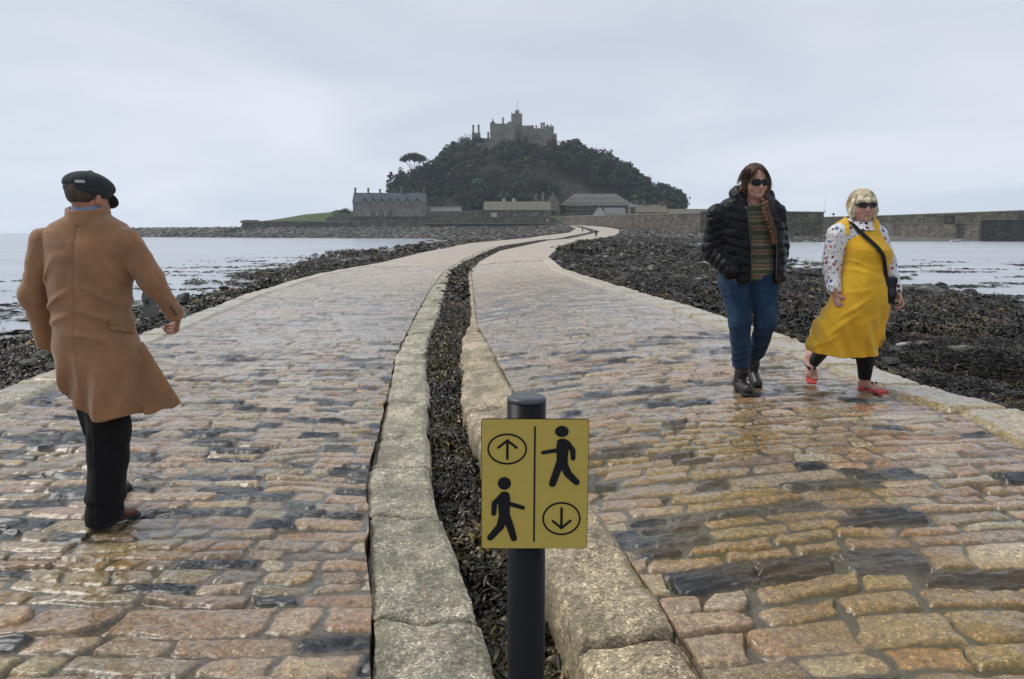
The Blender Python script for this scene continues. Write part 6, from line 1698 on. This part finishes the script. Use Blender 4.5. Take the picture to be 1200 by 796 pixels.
    d = np.stack([np.sin(th) * .9, -np.cos(th) * .9, -.45 - .8 * ph], -1)
    strands('loose_strands', ho, ot, M_h, q @ R.T * HS + hc, d @ R.T, .085, .0013, 6, 2.2)
    # dress
    rows = [(492, 608, 250, .02, .115), (488, 614, 268, .01, .135), (488, 624, 290, .0, .158), (492, 631, 306, -.01, .172), (492, 630, 322, -.01, .172), (488, 622, 345, .0, .165), (482, 614, 368, .0, .168), (474, 616, 395, .0, .182), (466, 620, 425, .0, .190), (454, 621, 460, .01, .190), (438, 620, 495, .03, .190), (420, 618, 530, .05, .190), (404, 614, 565, .07, .190), (397, 610, 592, .08, .188), (396, 607, 640, .08, .186)]
    R2 = [(zz(l, 0)[0], zz(r_, 0)[0], zz(0, y)[1], dd, b) for l, r_, y, dd, b in rows]; dl = Loft(R2, Y0, 2.15)
    def fold(P):
        x, y, z = P[..., 0], P[..., 1], P[..., 2]; k = 1 - sstep(zs(600), zs(410), z)
        f = k * (.014 * np.sin((x - X_(500)) * 26 + (z - 1) * 10) + .009 * np.sin((x + z * .6) * 47 + 1) + .006 * np.sin((x + z * .3) * 85) + .006 * np.sin(y * 50))
        for (px, py, ang, ln, wd, am) in ((500, 470, .7, .14, .016, .014), (470, 520, .75, .15, .02, .016), (545, 505, .4, .12, .018, .008), (430, 570, .6, .1, .015, .014), (600, 520, 1.35, .16, .014, .014), (585, 560, 1.45, .16, .014, .010), (510, 340, -.4, .08, .012, .007), (515, 365, -.25, .10, .014, .007), (590, 350, .3, .06, .012, .006), (520, 420, .2, .12, .016, .005), (560, 385, -.1, .1, .02, .005)):
            c = W_(px, py); dx = x - c[0]; dz = z - c[2]; u = dx * math.cos(ang) + dz * math.sin(ang); v = -dx * math.sin(ang) + dz * math.cos(ang); f = f + am * np.exp(-(u / ln) ** 2 - (v / wd) ** 2)
        return f + fbm(x * 8, z * 6, 35, 3) * .012
    hemz = lambda x: np.interp(x, [X_(396), X_(412), X_(440), X_(520), X_(606)], [zs(580), zs(594), zs(606), zs(617), zs(612)])
    rows = [(508, 582, 214, .03, .07), (488, 600, 226, .03, .09), (462, 615, 242, .03, .11), (468, 616, 262, .02, .125), (490, 620, 290, .01, .140), (496, 622, 330, .01, .145), (496, 610, 370, .01, .14)]
    R2 = [(zz(l, 0)[0], zz(r_, 0)[0], zz(0, y)[1], dd, b) for l, r_, y, dd, b in rows]; bl = Loft(R2, Y0, 2.1)
    M_y = cloth('yellow_linen', (.74, .42, .028), 260, .5, .10, .85, .25, .5)
    def dress(P):
        x, y, z = P[..., 0], P[..., 1], P[..., 2]
        D0 = dl.d(P) - fold(P)
        D = smax(D0, hemz(x) - z, .004); D = np.where(z < hemz(x) + .05, np.maximum(D, -(D0 + .014)), D)
        # armholes and the square neck of the bib
        bibtop = zs(242); aw = .5 * (X_(596) - X_(505))
        cx = (X_(596) + X_(505)) / 2 + .0; w_ = aw + np.maximum(bibtop - .02 - z, 0) ** 1.5 * 1.2
        D = np.where(z > zs(345), np.maximum(D, (np.abs(x - cx) - w_ - .02) * .8), D)
        b0 = bl.d(P)
        for (xa, xb, xh) in ((496, 507, .5), (587, 590, .5)):
            xc = np.interp(z, [zs(262), zs(222)], [W_(xb, 262, -.13)[0], W_(xa, 222, -.02)[0]])
            st = np.maximum(np.maximum(np.abs(b0 - .006) - .007, np.abs(x - xc) - .026), zs(262) - z); D = smin(D, st, .006)
        return D
    do = sobj('dress', dress, (X_(375), Y0 - .32, zs(625)), (X_(650), Y0 + .34, zs(210)), .0058, M_y, root, org)
    # blouse
    def slv(P, a, b, c, r3):
        D = chain(P, [a, b, c], r3, .03); e = np.linalg.norm(P - b, axis=-1)
        D = D + .007 * np.exp(-(e / .09) ** 2) * np.sin(e * 120 + P[..., 0] * 70) + fbm(P[..., 0] * 14, P[..., 2] * 14, 37, 3) * .012
        v = (c - b) / np.linalg.norm(c - b); D = D - .006 * np.exp(-(((P - c) @ v + .03) / .012) ** 2); return smax(D, (P - c) @ v - .010, .004)
    def blouse(P):
        D = bl.d(P) + fbm(P[..., 0] * 9, P[..., 2] * 9, 38, 3) * .008
        D = smin(D, slv(P, shL, elL, wrL, [.080, .068, .044]), .02); D = smin(D, slv(P, shR, elR, wrR, [.060, .054, .040]), .02)
        nk = W_(548, 222, -.05); return smax(D, -(np.linalg.norm((P - nk) * [1, .8, 1], axis=-1) - .062), .005)
    def prt(t, p, c):
        v = t.vor(p, 28, 'F1', 'Distance'); vc = t.vor(p, 28, 'F1', 'Color'); s = t.n('ShaderNodeSeparateColor'); t.set(s, 0, vc)
        pal = t.ramp(s.outputs[0], [(0, (.05, .13, .36)), (.2, (.55, .34, .06)), (.34, (.16, .03, .06)), (.5, (.035, .03, .05)), (.66, (.42, .16, .19)), (.8, (.28, .30, .34)), (.92, (.08, .22, .40))], 'CONSTANT')
        sz = t.rng(s.outputs[1], 0, 1, .22, .46); ds = t.math('ADD', v, t.math('MULTIPLY', t.noise(p, 60, 3), .22)); m = t.math('LESS_THAN', t.math('SUBTRACT', ds, .11), sz)
        ring = t.math('GREATER_THAN', t.math('SUBTRACT', sz, ds), .02); hole = t.math('MULTIPLY', ring, t.math('GREATER_THAN', s.outputs[2], .72))
        m = t.math('MULTIPLY', m, t.math('SUBTRACT', 1.0, hole)); m = t.math('MULTIPLY', m, t.math('GREATER_THAN', s.outputs[1], .05))
        v2 = t.vor(p, 58, 'F1', 'Distance'); vc2 = t.vor(p, 58, 'F1', 'Color'); s2 = t.n('ShaderNodeSeparateColor'); t.set(s2, 0, vc2)
        m2 = t.math('MULTIPLY', t.math('LESS_THAN', v2, .30), t.math('GREATER_THAN', s2.outputs[0], .42))
        c = t.mix(m2, c, (.12, .08, .14)); return t.mix(m, c, pal)
    bo = sobj('blouse', blouse, (X_(405), Y0 - .26, zs(445)), (X_(680), Y0 + .26, zs(205)), .0056, cloth('printed_cotton', (.74, .73, .74), 300, .2, .05, .8, .1, .4, prt), root, org)
    def ringc(P):
        q = P - W_(546, 221, .01); z = q[..., 2] - .30 * q[..., 1]; k = np.sqrt((q[..., 0] / (.078 - z)) ** 2 + (q[..., 1] / (.078 - z)) ** 2); D = np.abs(k - 1) * .07 - .006; return smax(smax(D, z - .012, .004), -.035 - z, .004)
    sobj('collar', ringc, W_(546, 221) - .11, W_(546, 221) + .11, .004, bo.data.materials[0], bo, org)
    # leggings
    M_l = cloth('black_leggings', (.008, .008, .009), 300, .2, .3, .75, .1, .3)
    def leg(P):
        D = chain(P, [W_(500, 500, .05), knA, anA + (knA - anA) * .12], [.09, .062, .044], .02)
        D = smin(D, chain(P, [W_(565, 500, .02), knB, anB + (knB - anB) * .06], [.09, .070, .050], .02), .02)
        D = D + fbm(P[..., 0] * 18, P[..., 2] * 16, 45, 3) * .006
        v = (anA - knA) / np.linalg.norm(anA - knA); A = (P - anA) @ v + .03
        return smax(np.where(P[..., 0] < X_(480), smax(D, A, .004), smax(D, zs(690) - P[..., 2], .004)), P[..., 2] - zs(520), .004)
    sobj('leggings', leg, (X_(385), Y0 - .12, zs(700)), (X_(620), Y0 + .62, zs(500)), .0052, M_l, root, org)
    # flip flops
    M_f = simple('coral_foam', (.72, .10, .085), .55, .1, 60, .2); M_n = simple('navy_strap', (.012, .017, .040), .5)
    def flop(heel, toe):
        u = toe - heel; L = np.linalg.norm(u); u /= L; sd = np.cross(u, [0, 0, 1.]); sd /= np.linalg.norm(sd); up = np.cross(sd, u)
        def f(P):
            q = P - heel; a = q @ u; b = q @ sd; h = q @ up; w = np.interp(a, [-.03, 0, .06, .13, .19, L + .02, L + .035], [.020, .034, .034, .040, .048, .034, .01])
            D = np.maximum(np.abs(b + .004 * np.sin(a * 12)) - w, np.maximum(-.030 - a, a - L - .028)); return smax(D, np.abs(h - .004) - .012, .004)
        lo = np.minimum(heel, toe) - .07; hi = np.maximum(heel, toe) + .07
        fo = sobj('flip_flop', f, lo, hi, .0042, M_f, root, org)
        m = MB(); c = heel + u * L * .76 + up * .016
        for s in (-1, 1):
            m.ring_tube([c, heel + u * L * .62 + sd * s * .022 + up * .060, heel + u * L * .42 + sd * s * .036 + up * .030, heel + u * L * .36 + sd * s * .040 + up * .008], [(.006, .006), (.012, .005), (.013, .005), (.010, .005)], 8)
        m.ring_tube([c - up * .01, c + up * .02], .006, 6)
        m.build('thong_strap', M_n, fo, smooth=True, origin=ot)
    flop(hA, tA); flop(hB, tB)
    # bag: its own thing
    bc = W_(624, 425, -.10); bag = thing('crossbody_bag', 'small black crossbody bag on a long strap at the hip of the woman in yellow', 'bag', tuple(bc)); bt = tuple(bc)
    def bf(P):
        q = (P - bc) @ rotz(.5); D = np.linalg.norm(np.maximum(np.abs(q) - np.array([.035, .020, .080]), 0), axis=-1) - .016; return D + .003 * np.sin(q[..., 2] * 60) * (q[..., 1] < 0) + fbm(q[..., 0] * 20, q[..., 2] * 14, 51, 2) * .008
    M_bag = cloth('black_bag_leather', (.010, .010, .011), 90, .3, .3, .45, 0, .3)
    sobj('pouch', bf, bc - .14, bc + .14, .005, M_bag, bag, bc)
    pts = []; nr = []
    for (x, y) in ((519, 225), (524, 236), (534, 250), (548, 266), (562, 282), (576, 298), (589, 316), (598, 334), (605, 352), (611, 372), (617, 392), (621, 406)):
        X, z = X_(x), zs(y); fy = dl.front(X, z, .014) if z < zs(252) else bl.front(X, z, .016)
        if y > 380: fy = min(fy, bc[1] + .0)
        pts.append([X, fy, z]); nr.append([.3, -1, 0.])
    pts = [np.array([X_(512), Y0 + .07, zs(221)])] + [np.array(p) for p in pts]; nr = [[0, -.2, 1.]] + nr
    ribbon_mesh(pts, nr, .030, .004).build('bag_strap', M_bag, bag, origin=bt)
    return root
yellow_woman()
# ================= the one-way walking sign =================
def sign():
    YS_ = 1.385; k = YS_ / FPX * 1.0
    P = lambda x, y, d=0.0: at_y(x, y, YS_ + d)
    YP = YS_ + .045; c = at_y(617, 480, YP); R_ = 23.3 * YP / FPX
    top = at_y(617, 466, YP)[2] - .002
    root = thing('sign_post', 'round black bollard post carrying the gold walking direction sign', 'post', (c[0], YP, -.16)); og = (c[0], YP, -.16)
    M_post = NT('black_powder_coat'); p = M_post.pos(); M_post = M_post.done(M_post.mix(M_post.noise(p, 300, 3), (.004, .0045, .006), (.009, .0095, .012)), .36, M_post.bump(M_post.noise(p, 500, 3), .25, .0006), .16)
    m = MB(); m.ring_tube([(0, 0, -.1), (0, 0, top + .16 - .004)], R_, 48, caps=True); m.build('pole', M_post, root, smooth=True)
    for pl in root.children[0].data.polygons:
        if len(pl.vertices) == 3: pl.use_smooth = False
    m = MB(); h = top + .16; m.ring_tube([(0, 0, h - .004), (0, 0, h), (0, 0, h + .0025), (0, 0, h + .0045), (0, 0, h + .0055)], [R_ * 1.012, R_ * 1.012, R_ * .985, R_ * .90, R_ * .5], 48)
    m.build('post_cap', simple('worn_black_cap', (.055, .06, .07), .34, .3, 60, .2), root, smooth=True)
    tl, tr, bl_, br_ = P(563.5, 491), P(690.5, 490.5), P(565, 643), P(689, 640)
    w = tr[0] - tl[0]; hgt = tl[2] - bl_[2]; cx = (tl[0] + tr[0]) / 2; cz_ = (tl[2] + bl_[2]) / 2
    sg = thing('walking_sign', 'gold rectangular sign with two walking figures and two circled arrows', 'sign', (cx, YS_, cz_)); sg.rotation_euler = (0, math.radians(.3), math.radians(.6))
    def rr(W_, H_, r, n=6):
        pts = []
        for (sx, sz, a0) in ((1, -1, -90), (1, 1, 0), (-1, 1, 90), (-1, -1, 180)):
            for i in range(n + 1): a = math.radians(a0 + 90 * i / n); pts.append((sx * (W_ / 2 - r) + r * math.cos(a), sz * (H_ / 2 - r) + r * math.sin(a)))
        return pts
    mg = NT('brushed_gold'); p = mg.pos(); br = mg.noise(mg.map(p, (4, 1, 260)), 1, 3, .6)
    M_g = mg.done(mg.mix(br, (.42, .29, .045), (.52, .37, .075)), mg.rng(br, .3, .7, .36, .46), mg.bump(br, .08, .0004), .5, Metallic=.25)
    M_k = simple('black_vinyl', (.005, .005, .006), .5, .1, 30, .05, spec=.2)
    m = MB(); m.extrude(rr(w, hgt, .005), .0005, .0035); m.build('backing', M_k, sg)
    m = MB(); m.extrude(rr(w - .0022, hgt - .0022, .0042), -.0012, .0004); m.build('face', M_g, sg)
    sx = lambda x: (x - 100) / (631 - 100) * w - w / 2      # from the enlarged view 712x796 of the plate
    sz = lambda y: hgt / 2 - (y - 88) / (720 - 88) * hgt
    u = w / (631 - 100); Y0, Y1 = -.0019, -.0013
    def stroke(m, pts, wd):
        pts = [np.array([sx(a), sz(b)]) for a, b in pts]; wd = wd if hasattr(wd, '__len__') else [wd] * len(pts)
        for i in range(len(pts) - 1):
            a, b = pts[i], pts[i + 1]; ra, rb = wd[i] * u / 2, wd[i + 1] * u / 2; d = b - a; an = math.atan2(d[1], d[0]); po = []
            for t_ in np.linspace(-90, 90, 9): q = an + math.radians(t_); po.append((b[0] + rb * math.cos(q), b[1] + rb * math.sin(q)))
            for t_ in np.linspace(90, 270, 9): q = an + math.radians(t_); po.append((a[0] + ra * math.cos(q), a[1] + ra * math.sin(q)))
            off = -.00012 * (len(m.v) % 7); m.extrude(po, Y0 + off, Y1)
        return m
    def oval(m, cx, cy, rx, ry): m.extrude([(sx(cx + rx * math.cos(a)), sz(cy - ry * math.sin(a))) for a in np.linspace(0, 2 * math.pi, 33)[:-1]], Y0, Y1)
    def ringo(m, cx, cy, rx, ry, th):
        V = []
        for y in (Y0, Y1):
            for s in (0, 1):
                for a in np.linspace(0, 2 * math.pi, 49)[:-1]: V.append((sx(cx + (rx - s * th) * math.cos(a)), y, sz(cy - (ry - s * th) * math.sin(a))))
        n = 48; Q = []
        for i in range(n): j = (i + 1) % n; Q += [(i, j, n + j, n + i), (i, 2 * n + i, 2 * n + j, j), (n + j, 3 * n + j, 3 * n + i, n + i)]
        m.add(V, Q)
    m = MB(); stroke(m, [(364, 126), (364, 682)], 9); m.build('divider_line', M_k, sg)
    m = MB(); ringo(m, 228, 232, 98, 75, 9); m.build('arrow_circle', M_k, sg)
    m = MB(); stroke(m, [(229, 190), (229, 278)], 13); stroke(m, [(184, 225), (229, 191), (274, 225)], 12); m.build('up_arrow', M_k, sg)
    m = MB(); ringo(m, 500, 570, 96, 82, 9); m.build('arrow_circle', M_k, sg)
    m = MB(); stroke(m, [(500, 521), (500, 616)], 13); stroke(m, [(457, 582), (500, 617), (545, 580)], 12); m.build('down_arrow', M_k, sg)
    def walker(name, head, strokes, body):
        m = MB(); oval(m, *head)
        for s_, w_ in strokes: stroke(m, s_, w_)
        m.extrude([(sx(a), sz(b)) for a, b in body], Y0 - .0009, Y1); m.build(name, M_k, sg)
    walker('walking_figure', (496, 147, 34, 27), [([(487, 235), (403, 249)], [22, 18]), ([(524, 205), (551, 238), (553, 275)], [30, 27, 24]), ([(488, 300), (453, 398)], [40, 35]), ([(505, 300), (528, 350), (572, 391)], [42, 38, 31])],
           [(471, 210), (472, 302), (526, 302), (531, 205), (522, 186), (506, 181), (486, 182), (473, 192)])
    walker('walking_figure', (215, 398, 33, 31), [([(232, 495), (308, 517)], [24, 20]), ([(200, 465), (166, 495), (163, 545)], [32, 27, 25]), ([(208, 560), (195, 610), (145, 664)], [42, 38, 31]), ([(225, 560), (245, 610), (263, 667)], [42, 38, 33])],
           [(188, 560), (242, 560), (244, 468), (238, 445), (220, 437), (200, 440), (187, 455), (184, 500)])
    for q in (-.07, .07):
        m = MB(); zc = cz_ + q + .16; m.box(-.014, .014, -R_ - .0045, -R_ * .8, zc - .012, zc + .012); m.build('bracket', M_post_ref(M_k), root)
def M_post_ref(m): return m
sign()

# ================= old stone post in the weed at the left, boulders off the shore =================
def stump():
    Y = 15.2; o = at_y(176, 372, Y); c = thing('weathered_post', 'short weathered grey post standing in the weed behind the man', 'post', (o[0], Y, o[2] - .15)); s = Y / FPX
    m = MB(); w = 6.0 * s
    rows = []
    for i, q in enumerate(np.linspace(0, 1, 7)):
        r = np.random.default_rng(i); z = q * 30 * s + .15; a = w * (1 - .08 * q); j = r.normal(0, .012, 4)
        rows.append([(-a + j[0], -a, z), (a + j[1], -a + .01, z), (a + j[2], a, z), (-a + j[3], a, z)])
    V = np.array(rows).reshape(-1, 3); Q = [(i * 4 + k, i * 4 + (k + 1) % 4, i * 4 + 4 + (k + 1) % 4, i * 4 + 4 + k) for i in range(6) for k in range(4)] + [(24, 25, 26, 27)]
    m.add(V, Q); m.build('shaft', simple('weathered_granite', (.16, .155, .13), .8, .35, 12, .6, .02), c)
    m = MB(); m.box(-w * .3, w * .3, -w * 1.2, -w * .98, .15 + 16 * s, .15 + 22 * s); m.build('iron_staple', M_metal, c)
stump()
def boulder(label, px, py, Y, wpx, hpx, seed):
    o = at_y(px, py, Y); s = Y / FPX; V = rock_var(seed) * np.array([wpx * s / 2, wpx * s * .4, hpx * s * .62]); V = V * (1 + .10 * noise3(V, 3 / s / 10, seed))[:, None]
    b = put('boulder', mesh_np('boulder', V, IF, False, [M_rock], {'col': np.tile([.035, .032, .026], (len(V), 1))}), None, (o[0], Y, o[2] + hpx * s * .15), label, 'boulder')
boulder('dark round boulder alone in the left shallows', 394, 313, 52, 17, 8, 301)
boulder('dark low boulder lying on the left weed bank nearest the water', 262, 339, 27, 14, 6, 302)
boulder('black rock at the left waterline halfway to the shore', 322, 324, 40, 20, 8, 303)
boulder('black boulder right behind the raised coat sleeve of the man', 216, 352, 19, 26, 14, 304)
# two far walkers on the causeway
def far_person(label, px, py, Y, H, cloth_c, seed):
    o = at_y(px, py, Y); z = zfar(np.array([Y]))[0]; o = np.array([o[0], Y, z + .02]); c = thing('person', label, 'person', tuple(o)); s = H / 1.7
    f = lambda P: smin(smin(ell(P, (0, 0, 1.58 * s), (.10, .11, .13)), cap(P, (0, 0, 1.45 * s), (0, 0, .95 * s), .17, .15), .05), smin(smin(cap(P, (-.08, .12, .05), (-.07, 0, .9 * s), .07, .11), cap(P, (.08, -.14, .05), (.07, 0, .9 * s), .07, .11), .04), smin(cap(P, (-.22, 0, 1.38 * s), (-.26, .08, .85 * s), .07, .05), cap(P, (.22, 0, 1.38 * s), (.26, -.08, .85 * s), .07, .05), .03), .04), .04)
    V, Q = snet(f, (-.45, -.35, -.05), (.45, .35, 1.8 * s), .035); me = mesh_np('body', V, Q, True, [simple('far_skin', (.35, .2, .15))]); put('body', me, c)
    g = lambda P: smin(cap(P, (0, 0, 1.42 * s), (0, 0, .75 * s), .20, .20), smin(cap(P, (-.22, 0, 1.38 * s), (-.26, .08, .9 * s), .09, .07), cap(P, (.22, 0, 1.38 * s), (.26, -.08, .9 * s), .09, .07), .03), .04)
    V, Q = snet(g, (-.45, -.35, .4), (.45, .35, 1.7 * s), .035); put('coat', mesh_np('coat', V, Q, True, [simple('far_coat', cloth_c, .8)]), c)
    h = lambda P: smin(cap(P, (-.08, .12, .10), (-.07, 0, .9 * s), .085, .125), cap(P, (.08, -.14, .10), (.07, 0, .9 * s), .085, .125), .03)
    V, Q = snet(h, (-.3, -.4, .0), (.3, .4, 1.1 * s), .035); put('trousers', mesh_np('trousers', V, Q, True, [simple('far_trousers', (.02, .02, .025), .8)]), c)
far_person('tiny figure in black on the far bend of the right lane', 698.5, 278, 193, 1.7, (.012, .012, .015), 1)
far_person('tiny pale coated figure further along the far left lane', 682.5, 274, 238, 1.6, (.20, .16, .15), 2)
